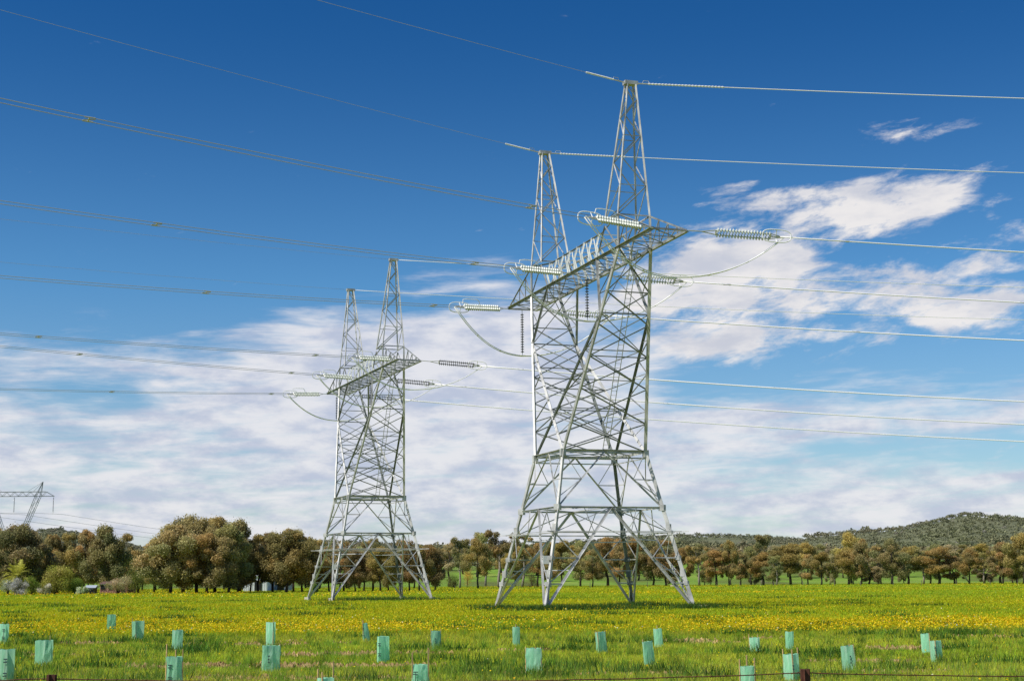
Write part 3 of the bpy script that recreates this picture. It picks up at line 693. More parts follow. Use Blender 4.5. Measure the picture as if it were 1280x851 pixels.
proto('open1', 15, 10, .38, 15, 7, PAL_OLIVE, 'open', True); proto('open2', 14, 9, .45, 13, 8, PAL_BROWN, 'open', True); proto('thin', 11, 6.5, .35, 12, 9, PAL_PALE, 'open')
proto('low1', 11, 9, .06, 30, 34, PAL_PALE, 'bush')
used = set()
def tree(key, px, d, ytop, wpx=None, label='', group=None, rz=None):
    root, H, wid = PROTO[key]
    o = root if key not in used else copy_tree(root); used.add(key)
    X = atpx(px, d); z = tz(X, d); ytop = ytop + ROLL * (px - 640); h = (EYE + Q(ytop) * d) - z; s = h / H
    o.location = (X, d, z); sx = s * (1 if wpx is None else (wpx / F * d) / (wid * s)); sx = max(.7 * s, min(1.6 * s, sx))
    o.scale = (sx, sx, s); o.rotation_euler = (random.uniform(-.05, .05), random.uniform(-.06, .06), random.random() * 6.28 if rz is None else rz)
    tag(o, label, 'tree', group); return o
rr = random.Random(5)
# left: named individuals, then the clumps
G1 = 'gum trees of the row behind the palm at far left'
L1 = 'brown green gum tree in the row between the palm and the big dense clump'
tree('big2', 22, 300, 652, 74, 'round topped gum tree standing behind the palm at far left'); 
tree('big3', -8, 310, 658, 60, 'gum tree cut by the left edge of the photo')
for px, yt, w, k in ((66, 666, 44, 'mid4'), (86, 664, 46, 'mid1'), (104, 660, 40, 'mid4')): tree(k, px, 330, yt, w, L1, G1)
tree('big4', 129, 315, 655, 46, 'tallest gum tree just right of the yellow green bush, above the brick house')
tree('mid1', 158, 345, 665, 36, 'gum tree with one clear trunk at the left side of the big dense clump')
G2 = 'gum trees of the big dense clump left of the smaller pylon'
L2 = 'tall brown green gum tree inside the big dense clump left of the smaller pylon'
tree('big2', 212, 285, 652, 72, 'broad grey green gum tree forming the left edge of the big dense clump')
for px, d, yt, w, k in ((245, 292, 643, 78, 'big1'), (268, 300, 643, 64, 'big3'), (285, 288, 654, 50, 'big4'), (228, 306, 646, 60, 'big4'), (258, 284, 664, 56, 'big3'), (300, 310, 668, 44, 'big3'), (192, 296, 672, 40, 'mid4')):
    tree(k, px, d, yt, w, L2, G2)
tree('big4', 297, 296, 648, 44, 'upright gum tree whose narrow crown tops the right side of the big dense clump')
G3 = 'rounded gum trees between the dense clump and the smaller pylon'
L3 = 'rounded gum tree between the dense clump and the smaller pylon'
for px, d, yt, w, k in ((322, 300, 666, 46, 'mid1'), (340, 306, 664, 46, 'mid4'), (357, 296, 658, 56, 'big3'), (377, 300, 661, 50, 'big1'), (396, 304, 672, 40, 'mid1'), (312, 318, 676, 40, 'mid4'), (366, 318, 668, 44, 'mid1')):
    tree(k, px, d, yt, w, L3, G3)
G4 = 'close planted gum trees behind the smaller pylon'
L4 = 'gum tree in the close planted row behind the smaller pylon'
for i, px in enumerate(range(410, 532, 11)):
    tree(('mid1', 'mid4', 'mid2', 'big3')[i % 4], px + rr.uniform(-3, 3), 300 + (i % 3) * 9, 677 + rr.uniform(-6, 9), 30 + rr.uniform(0, 10), L4, G4)
tree('thin', 543, 330, 690, 26, 'small gum tree at the right end of the row behind the smaller pylon')
# gap between the pylons
tree('open1', 574, 420, 672, 38, 'pale trunked thin gum tree in the gap between the two pylons'); tree('mid2', 597, 400, 674, 36, 'gum tree with a straight dark trunk standing alone between the pylons')
tree('open2', 623, 430, 654, 52, 'tallest open crowned gum tree left of the larger pylon', rz=.5); tree('open1', 606, 520, 664, 40, 'loose crowned gum tree behind the lone straight trunked tree')
tree('open2', 652, 470, 658, 44, 'loose crowned gum tree just behind the left leg of the larger pylon')
tree('thin', 560, 520, 678, 36, 'small gum tree behind the pale trunked thin tree')
G5 = 'gum trees seen through the legs of the larger pylon'; L5 = 'brown gum tree seen through the legs of the larger pylon'
for i, px in enumerate((645, 668, 688, 705, 722, 738, 757, 775, 795, 812, 832)):
    tree(('mid1', 'mid5', 'mid4', 'mid2', 'mid3')[i % 5], px + rr.uniform(-4, 4), 440 + rr.uniform(-10, 40), 677 + rr.uniform(-6, 10), 36 + rr.uniform(-6, 8), L5, G5)
G6 = 'gum trees of the belt right of the larger pylon'; L6 = 'brown gum tree in the long belt right of the larger pylon'
px = 852; i = 0
while px < 1300:
    k = ('mid2', 'open2', 'mid5', 'mid4', 'mid1', 'mid3', 'mid2', 'open1', 'mid5', 'mid4')[i % 10]
    hill = 4 * math.sin(px / 37.) ; tree(k, px, 455 + rr.uniform(-14, 30), 681 + hill + rr.uniform(-9, 11), 36 + rr.uniform(-10, 12), L6, G6)
    px += rr.uniform(13, 22); i += 1
for a in ((1085, 470, 694, 42, 'low bushy grey brown tree branching from the ground in the right belt', 'low1'), (1253, 440, 676, 40, 'gum tree with several leaning trunks near the right edge', 'mid4'), (1279, 430, 664, 44, 'tall gum tree cut by the right edge of the photo', 'big3'), (952, 500, 668, 40, 'greenish open gum tree a little taller than the belt around it', 'open1'), (1064, 520, 667, 40, 'rust topped gum tree standing above the right belt', 'mid2')):
    tree(a[5], a[0], a[1], a[2], a[3], a[4])
for i in range(14):
    px = 845 + i * 32 + rr.uniform(-7, 7); tree(('low1', 'mid3', 'thin')[i % 3], px, 462 + rr.uniform(-10, 40), 700 + rr.uniform(-9, 9), 20 + rr.uniform(-5, 10), 'young bushy tree growing low between the trunks of the right belt', 'young bushy trees in the right belt')
# second, farther belts on the rising pasture
G7 = 'farther trees on the rising pasture'; L7 = 'smaller farther gum tree on the rising pasture behind the tree belts'
px = 535; i = 0
while px < 1300:
    tree(('mid1', 'mid4', 'mid2', 'mid3', 'thin')[i % 5], px, 640 + rr.uniform(-50, 120), 686 + rr.uniform(-8, 6), 28 + rr.uniform(-4, 10), L7, G7); px += rr.uniform(11, 18); i += 1
G8 = 'trees far behind the left clumps'; L8 = 'dark tree far behind the left clumps, filling gaps between crowns'
for px in range(-10, 540, 17): tree(('mid4', 'mid1', 'mid3')[px % 3], px, 420 + rr.uniform(-20, 60), 684 + rr.uniform(-5, 6), 34, L8, G8)

# shrubs by the farmhouse
def shrub(px, d, ytop, wpx, pal, label, n=14, size=.16, kindn='shrub', twig=False, group=None):
    X = atpx(px, d); z = tz(X, d); h = EYE + Q(ytop + ROLL * (px - 640)) * d - z; w = wpx / F * d
    root = empty(kindn, (X, d, z)); m = MB(); cen = []; rad = []
    for k in range(n):
        a = rng.random() * 6.28; q = rng.random() ** .6; zz = .12 + .7 * rng.random(); r = w * .5 * q * math.sqrt(max(.1, 1 - (zz - .3) ** 2 * 1.4)) * .85
        cen.append(np.array([math.cos(a) * r, math.sin(a) * r, zz * h])); rad.append(h * .22 * (.7 + .6 * rng.random()))
        m.tube([(0, 0, -.1), (math.cos(a) * r * .4, math.sin(a) * r * .4, zz * h * .5), tuple(cen[-1])], [.06, .04, .015], 5)
    m.build('stem', M['bark'], root)
    v, c = leaf_cloud(cen, rad, 420, size * .8, [tuple(min(.7, q * 1.8) for q in p) for p in pal], .9); link('crown', np_mesh('crown', v, 4, c), M['leaf'], root)
    tag(root, label, 'shrub', group)
shrub(70, 285, 706, 40, [(.20, .20, .035), (.17, .18, .03), (.22, .19, .05)], 'round yellow green bush standing right of the palm', 26, .22)
shrub(95, 288, 718, 28, [(.15, .19, .025), (.12, .17, .025)], 'low green bush right of the round yellow green bush', 12)
shrub(24, 275, 722, 22, [(.50, .46, .42), (.40, .37, .33), (.2, .2, .13)], 'pale grey flowering bush in front of the palm', 12)
shrub(9, 276, 723, 12, [(.46, .44, .40), (.2, .22, .13)], 'small pale grey bush at the far left edge', 8)
shrub(39, 282, 720, 16, [(.10, .16, .02), (.13, .17, .03)], 'small bright green bush between palm and yellow green bush', 8)
shrub(55, 278, 727, 16, [(.38, .34, .28), (.16, .16, .08)], 'low pale brown bush under the yellow green bush', 8)
shrub(146, 285, 717, 30, [(.30, .26, .14), (.22, .22, .10), (.34, .25, .16)], 'straw coloured bush in front of the brick farmhouse', 14)
shrub(101, 282, 730, 16, [(.3, .32, .22), (.2, .24, .14)], 'low grey green bush left of the small shed', 7)
shrub(172, 300, 695, 22, [(.16, .17, .03), (.12, .14, .03)], 'yellow green bush at the left foot of the big dense clump', 16)
shrub(392, 250, 727, 8, [(.07, .13, .02)], 'small dark green bush left of the smaller pylon leg', 6, .12)
shrub(568, 430, 718, 26, [(.12, .16, .03), (.14, .13, .04)], 'low olive bush on the pasture between the pylons', 10)
shrub(583, 430, 709, 8, [(.42, .24, .04), (.34, .22, .05)], 'small orange bush on the pasture between the pylons', 6)
shrub(664, 440, 712, 12, [(.1, .1, .03), (.14, .1, .04)], 'dark scrubby bush behind the near left leg of the larger pylon', 8)
shrub(888, 470, 713, 12, [(.10, .10, .03), (.16, .10, .04)], 'dark scrubby bush at the foot of the right belt', 8)

# palm
def palm():
    d = 278; X = atpx(20, d); root = empty('palm_tree', (X, d, 0)); m = MB(); hgt = 3.1
    m.tube([(0, 0, -.2), (.05, 0, 1.2), (0, 0, hgt)], [.5, .42, .48], 10); m.build('trunk', M['bark'], root)
    V = []; Cc = []
    for k in range(46):
        az = rng.random() * 6.28; el = rng.uniform(.1, 1.45); ln = rng.uniform(3.4, 4.8); h0 = np.array([math.cos(az), math.sin(az), 0]); P = []
        for j in range(15):
            t = j / 14; drop = 1.35 * t * t * ln * .42 * math.cos(el) + .15 * t * t * ln
            P.append(np.array([0, 0, hgt]) + h0 * ln * t * math.cos(el) + np.array([0, 0, ln * t * math.sin(el) - drop]))
        sd = np.array([-h0[1], h0[0], 0])
        for j in range(1, 14):
            tdir = P[j + 1] - P[j - 1]; tdir = tdir / np.linalg.norm(tdir); ll = .80 * math.sin(math.pi * (.12 + .8 * j / 14))
            for s_ in (-1, 1):
                b = P[j]; e = b + (sd * s_ * .85 + tdir * .6 + np.array([0, 0, .15 - .3 * rng.random()])) * ll; w = tdir * .075
                V.append(np.array([b - w, b + w, e + w * .3, e - w * .3])); Cc.append(np.array([.75, .70, .12]) * rng.uniform(.6, 1.15) if el > .5 else np.array([.55, .52, .09]) * rng.uniform(.5, 1.1))
            V.append(np.array([P[j - 1] - sd * .05, P[j - 1] + sd * .05, P[j] + sd * .04, P[j] - sd * .04])); Cc.append(np.array([.8, .66, .2]))
    link('fronds', np_mesh('fronds', np.concatenate(V), 4, np.array(Cc)), M['leaf'], root)
    tag(root, 'palm with arching yellow green fronds at the far left edge of the field', 'palm')
palm()

# white shed behind the trunks, brick farmhouse, small shed
def building(name, px0, px1, d, h, dep, wall, roof, label, cat, rz=0., gab=.9, doors=()):
    x0, x1 = atpx(px0, d), atpx(px1, d); w = x1 - x0; root = empty(name, ((x0 + x1) / 2, d + dep / 2, 0), rz)
    m = MB(); n = int(w / .45)
    for k in range(n):   # sheet ribs
        m.box((-w / 2 + (k + .5) * w / n, -dep / 2 - .015, h / 2 - .1), (.07, .05, h + .15))
    m.box((0, 0, h / 2 - .1), (w, dep, h + .2)); m.build('wall', wall, root)
    r = MB(); e = .3
    r.add([(-w / 2 - e, -dep / 2 - e, h), (w / 2 + e, -dep / 2 - e, h), (w / 2 + e, dep / 2 + e, h), (-w / 2 - e, dep / 2 + e, h), (-w / 2 - e, 0, h + gab), (w / 2 + e, 0, h + gab)],
          [(0, 1, 5, 4), (2, 3, 4, 5), (1, 2, 5), (3, 0, 4), (3, 2, 1, 0)]); r.build('roof', roof, root)
    for nm, px, zc, ww, hh in doors:
        q = MB(); q.box((atpx(px, d) - (x0 + x1) / 2, -dep / 2 - .06, zc), (ww, .08, hh)); f = q.build(nm, M['dark'], root)
        s = MB(); s.box((atpx(px, d) - (x0 + x1) / 2, -dep / 2 - .1, zc + hh / 2 + .05), (ww + .2, .1, .1)); s.build('frame', M['white'], f)
    tag(root, label, cat); return root
building('farm_shed', 303, 333, 345, 3.4, 8, M['wall_white'], M['wall_white'], 'white sheet metal shed seen between the tree trunks', 'shed', doors=(('door', 322, 1.2, 1.6, 2.4),))
building('farm_shed', 335, 358, 352, 3.0, 8, M['roof_grey'], M['roof_grey'], 'blue grey sheet metal shed beside the white one, seen between trunks', 'shed', doors=(('door', 350, 1.2, 1.5, 2.4),))
building('farmhouse', 124, 158, 300, 1.9, 7, M['brick'], M['roof_red'], 'low reddish brick farmhouse half hidden by a straw coloured bush', 'house', gab=.5, doors=(('window', 128, 1.3, .9, .9), ('window', 137, 1.3, .7, .9), ('door', 153, 1.0, .8, 1.9)))
building('garden_shed', 107, 117, 292, 1.2, 2, M['pole_wood'], M['roof_grey'], 'small dark shed with a pale roof left of the brick farmhouse', 'shed', gab=.5, doors=(('window', 112, .6, .9, .7),))

# logs
def log(px, d, ln, r, rz, tilt, label):
    X = atpx(px, d); o = MB(); h = ln / 2; v = Vector((math.cos(rz) * math.cos(tilt), math.sin(rz) * math.cos(tilt), math.sin(tilt)))
    o.tube([v * -h, v * -h * .4 + Vector((0, 0, .02)), v * h * .3, v * h], [r * .8, r, r * .9, r * .6], 8)
    o.tube([v * h * .2, v * h * .3 + Vector((.1, -.2, .3 * abs(math.cos(tilt)))) * r * 4], [r * .4, r * .15], 6)
    q = o.build('fallen_log', M['log'], None, True); q.location = (X, d, tz(X, d) + r * .8 + abs(math.sin(tilt)) * h); tag(q, label, 'log')
log(876, 103.2, .9, .14, .3, .05, 'short pale log lying beside the right foot of the larger pylon')
log(1205, 452, 5.2, .28, .2, -.9, 'bleached dead trunk leaning in front of the right tree belt')
log(846, 430, 4, .2, .1, 0, 'pale log lying at the far edge of the field behind the larger pylon')

# ------------------------------------------------------------------ fences
def fence(name, posts, wires, post_r, post_h, mt_post, mt_wire, wr, label, barbed=False, sag=.0, square=False):
    x0, y0 = posts[0][:2]; root = empty(name, (x0, y0, tz(x0, y0)))
    top = []
    for (x, y) in posts:
        z = tz(x, y) - tz(x0, y0); p = MB(); lean = random.uniform(-.03, .03)
        if square:   # steel picket, three finned section with bolt holes suggested by a cap
            for an in (0.2, 2.3, 4.4): p.box((x - x0 + math.cos(an) * post_r * .45, y - y0 + math.sin(an) * post_r * .45, z + post_h / 2 - .15), (post_r, post_r * .22, post_h + .3), an)
            p.box((x - x0, y - y0, z + post_h / 2 - .15), (post_r * 1.5, post_r * .8, post_h + .296))
        else: p.tube([(x - x0, y - y0, z - .3), (x - x0 + lean, y - y0, z + post_h)], post_r, 8)
        p.build('post', mt_post, root); top.append(Vector((x - x0, y - y0, z)))
    for h in wires:
        w = MB(); pts = []
        for a, b in zip(top[:-1], top[1:]):
            n = 30 if barbed else 6
            for k in range(n): t = k / n; q = a.lerp(b, t); q.z += h - sag * 4 * t * (1 - t) + (random.uniform(-.003, .003) if barbed else 0); pts.append(q)
        pts.append(top[-1] + Vector((0, 0, h))); w.tube(pts, wr, 5)
        if barbed:
            for a, b in zip(top[:-1], top[1:]):
                n = int((b - a).length / .13)
                for k in range(n):
                    t = (k + .5) / n; q = a.lerp(b, t); q.z += h - sag * 4 * t * (1 - t); s_ = random.uniform(-.6, .6)
                    w.tube([q + Vector((-.006, 0, -.013 + s_ * .005)), q + Vector((.006, 0, .013))], .002, 4); w.tube([q + Vector((.008, -.01, .01)), q + Vector((-.004, .01, -.012))], .002, 4)
        w.build('wire', mt_wire, root)
    tag(root, label, 'fence'); return root
dF = 14.0
def postx(px): return (px - 643) / F * (dF * math.cos(PITCH) - .85 * math.sin(PITCH))
ps = [(postx(64) - 6.0 * 2, dF + .1), (postx(64) - 7.0, dF), (postx(64), dF), (postx(1006), dF), (postx(1006) + 7.0, dF), (postx(1006) + 13.5, dF)]
fence('wire_fence', ps, (1.135, .88, .6, .32), .052, 1.17, M['rust'], M['rust'], .0052, 'rusty barbed wire fence with brown posts along the bottom of the photo', True, .055, True)
xs = list(range(700, 1340, 38)); 
fence('wire_fence', [(atpx(x + rr.uniform(-6, 6), 392), 392) for x in xs], (1.0, .6), .07, 1.35, M['pole_wood'], M['pole_wood'], .012, 'low wire fence on thin posts crossing the far side of the field at right')
fence('wire_fence', [(atpx(x, 330), 330) for x in range(528, 700, 40)], (1.0,), .05, 1.1, M['pole_wood'], M['pole_wood'], .01, 'short wire fence at the field edge between the pylons')

# ------------------------------------------------------------------ tree guards
def guard(x0, x1, yt, yb, label, lean=0., stakes=(.12, .12, .12), mark=0, yaw=0., taper=0., group='green plastic tree guards in the foreground grass'):
    dx_ = ROLL * (yb - 425.5); dy_ = ROLL * ((x0 + x1) / 2 - 640); x0 -= dx_; x1 -= dx_; yt += dy_; yb += dy_   # undo the camera's slight roll
    d = -EYE / Q(yb); k = (d * math.cos(PITCH) - EYE * math.sin(PITCH)) / F; X = ((x0 + x1) / 2 - 640) * k; z = tz(X, d)
    h = (Q(yt) - Q(yb)) * d; w = (x1 - x0) * k; root = empty('tree_guard', (X, d, z)); root.rotation_euler = (0, lean, 0)
    rad = w / math.sqrt(3); m = MB(); cor = [Vector((math.cos(a) * rad, math.sin(a) * rad, 0)) for a in (math.pi / 2 + yaw, math.pi * 7 / 6 + yaw, math.pi * 11 / 6 + yaw)]
    # sleeve: open three-sided tube, slightly bowed faces with fluting
    nseg = 6; vs = []; fs = []; ring = []
    for i in range(3):
        a, b = cor[i], cor[(i + 1) % 3]; out = ((a + b) / 2).normalized()
        for j in range(nseg):
            t = j / nseg; ring.append(a.lerp(b, t) + out * math.sin(math.pi * t) * w * (.10 + .05 * random.random()))
    n = len(ring); nz = 5
    for q in range(nz):
        t = q / (nz - 1); sc = 1 - taper * t; wob = [random.uniform(-.02, .02) * w for _ in range(n)]
        top_cut = [random.uniform(-.012, .012) if q == nz - 1 else 0 for _ in range(n)]
        for i, c in enumerate(ring): vs.append(Vector((c.x * sc + wob[i], c.y * sc + wob[(i * 3) % n], -.03 + (h + .03) * t + top_cut[i])))
    for q in range(nz - 1):
        for i in range(n): fs.append((q * n + i, q * n + (i + 1) % n, (q + 1) * n + (i + 1) % n, (q + 1) * n + i))
    m.add(vs, fs); sl = m.build('sleeve', M['guard'], root)
    if mark:   # blurred black print on the face toward the road
        q = MB(); face_y = min(v.y for v in vs) - .006; xm = {1: -.18, 2: .1, 3: .0}[mark] * w
        rows = (.74, .66, .36, .28) if mark != 3 else (.62, .5, .38)
        for r_ in rows: q.box((xm + random.uniform(-.004, .004), face_y, h * r_), (w * (.24 if mark < 3 else .10), .004, h * (.035 if mark < 3 else .05)))
        q.box((xm, face_y + .0015, h * (rows[0] + rows[-1]) / 2), (w * .03, .003, h * (rows[0] - rows[-1]))); q.build('print', M['ink'], sl)
    for c, e in zip(cor, stakes):
        if e <= 0: continue
        s = MB(); cc = c * .93 * (1 - taper * .5); s.box((cc.x, cc.y, (h + e) / 2 - .1), (.024, .024, h + e + .2), random.random(), .8)
        s.build('stake', M['wood'], root)
    tag(root, label, 'tree guard', group); return root
G = [
 (-2, 11, 780, 805, 'tree guard with black print cut by the left edge, upper of the two there', 0, (.05, 0, 0), 2),
 (-3, 17, 811, 857, 'large tree guard with black print at the bottom left corner', 0, (.0, .0, .13), 2),
 (45, 67, 800, 832, 'wide flat looking tree guard left of the rusty post at lower left', 0, (.1, 0, 0), 0),
 (133, 144, 767, 788, 'small far tree guard with a dark smudge, leftmost of those at the flower edge', 0, (0, 0, .02), 3),
 (164.5, 179, 776, 800, 'crumpled shiny tree guard narrowing downward with stake tips above', -.04, (.06, .12, .12), 0),
 (215.5, 229, 787, 815, 'plain tree guard directly behind the one with three tall stakes', 0, (.03, 0, 0), 0),
 (207, 228.5, 820, 860, 'tree guard with black print and three tall stakes, below a plain guard at left', 0, (.12, .24, .14), 1),
 (333, 345, 777, 807, 'narrow tree guard standing just behind a wider one, left of the smaller pylon', 0, (.14, 0, 0), 0),
 (326, 349, 806, 839, 'wide tree guard with a narrower one right behind it', 0, (0, 0, .04), 3),
 (453, 462.5, 778, 801, 'small narrow tree guard leaning left with black print near its foot', -.10, (.1, .14, 0), 1),
 (470, 485.5, 794, 827, 'tree guard with black print on its left side, below the small leaning one', 0, (0, 0, 0), 1),
 (538, 551, 787, 812, 'square looking tree guard with two pale corner stakes, between the pylons', 0, (0, .06, .06), 3),
 (512, 537, 830, 864, 'tree guard narrowing upward with two tall wooden stakes at the bottom centre', 0, (0, .22, .30), 1),
 (394.5, 416, 847, 884, 'tree guard almost below the photo edge, only its top and stakes showing', 0, (.1, .26, .14), 0),
 (640.5, 650, 782, 806, 'small tree guard with a dark spot, in the photo just right of centre', 0, (.08, 0, 0), 0),
 (657.5, 678.5, 809, 843, 'broad tree guard with pale corner stakes under the near leg of the larger pylon', 0, (.02, .03, .03), 0),
 (745, 758.5, 788, 815, 'tree guard leaning left, below the middle of the larger pylon', -.08, (.03, .03, .03), 0),
 (804, 819, 800, 832, 'tall tree guard leaning left, nearer one of the pair right of the larger pylon middle', -.10, (.05, 0, 0), 0),
 (818, 829.5, 784, 808, 'small tree guard leaning slightly, farther one of the pair under the larger pylon right leg', -.07, (.09, 0, 0), 0),
 (938, 951.5, 795, 815.5, 'short tree guard with two thin stake tips, right of the larger pylon', -.03, (0, .08, .09), 3),
 (925, 945, 832, 868, 'tree guard with three stakes crossed by the barbed wire, left of the rusty post', 0, (.18, .12, .14), 0),
 (982, 992.5, 788, 811, 'small tree guard directly behind the one beside the right rusty post', 0, (0, 0, 0), 0),
 (981, 1001, 817, 853, 'tree guard with small black marks beside the right rusty post', -.03, (.1, .12, .1), 3),
 (1055, 1072, 806, 840, 'tree guard with a column of black marks leaning left, right of the rusty post', -.07, (.03, 0, .03), 3),
 (1153, 1164, 791, 816, 'farther left one of the close pair of tree guards at right, with a bright spot', -.02, (0, 0, .02), 0),
 (1164, 1178.5, 800, 827, 'nearer right one of the close pair of tree guards at right, with black print', -.04, (.02, 0, .05), 1)]
for i, g in enumerate(G):
    guard(g[0], g[1], g[2], g[3], g[4], g[5], g[6], g[7], yaw=random.uniform(-.5, .5) + math.pi * (i % 3 == 1), taper={12: .25, 4: -.08, 9: .35, 17: .12, 18: .12}.get(i, .02))

# ------------------------------------------------------------------ wooded hills
def woodland():
    V = []; Cc = []
    n = 26000; y = 950 * (2750 / 950.) ** rng.random(n); x = (rng.random(n) * 2 - 1) * (.40 * y + 40); x[: n // 5] *= 1; yr = 2450 + 260 * rng.random(3500); xr = (rng.random(3500) * 2 - 1) * .40 * yr
    x = np.concatenate([x, xr]); y = np.concatenate([y, yr]); dn = lat_noise(x, y, 60, 31); dn2 = lat_noise(x, y, 170, 32); k = (dn > .18) & ~((dn2 > .8) & (dn > .4)); x = x[k]; y = y[k]; n = len(x)
    z = terrain(x, y); px = 640 + F * x / y; Hh = (3.5 + 4.5 * rng.random(n) ** 1.6) * (1 - .15 * (y > 2400)); Hh[rng.random(n) < .02] *= 1.5; m = 30
    hue = rng.random(n); red = lat_noise(x, y, 110, 33)
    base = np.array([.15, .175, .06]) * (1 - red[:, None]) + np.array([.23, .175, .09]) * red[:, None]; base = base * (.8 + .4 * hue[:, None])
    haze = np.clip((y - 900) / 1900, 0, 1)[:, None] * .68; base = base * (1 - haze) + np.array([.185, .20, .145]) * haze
    k = rng.random(n) < .02; base[k] = [.26, .24, .19]
    X = np.repeat(x, m); Y = np.repeat(y, m); Zb = np.repeat(z, m); H_ = np.repeat(Hh, m); N_ = len(X)
    d = rng.normal(0, 1, (N_, 3)); d /= np.linalg.norm(d, axis=1)[:, None]; d[:, 2] = np.abs(d[:, 2]) * 1.1 - .15
    p = np.stack([X, Y, Zb + H_ * .5], 1) + d * H_[:, None] * [.6, .6, .5] * (.55 + .45 * rng.random((N_, 1)))
    nn = d * .35 + rng.normal(0, .6, (N_, 3)); nn[:, 2] += .35; nn /= np.linalg.norm(nn, axis=1)[:, None]; t = np.cross(nn, rng.normal(0, 1, (N_, 3))); t /= np.linalg.norm(t, axis=1)[:, None]; b = np.cross(nn, t); s = H_[:, None] * .12 * (.6 + .8 * rng.random((N_, 1)))
    v = np.stack([p - t * s, p + b * s, p + t * s, p - b * s], 1); c = np.repeat(base, m, axis=0) * (.65 + .5 * np.clip(d[:, 2:3] + .4, 0, 1)) * (1 + .15 * rng.normal(0, 1, (N_, 1)))  # crown shading painted in: lower faces darker, upper ones lighter
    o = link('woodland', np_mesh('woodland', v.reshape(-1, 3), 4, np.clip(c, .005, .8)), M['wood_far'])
    tag(o, 'far hills covered in grey green and brownish bushland', 'woodland', kind='stuff')
woodland()

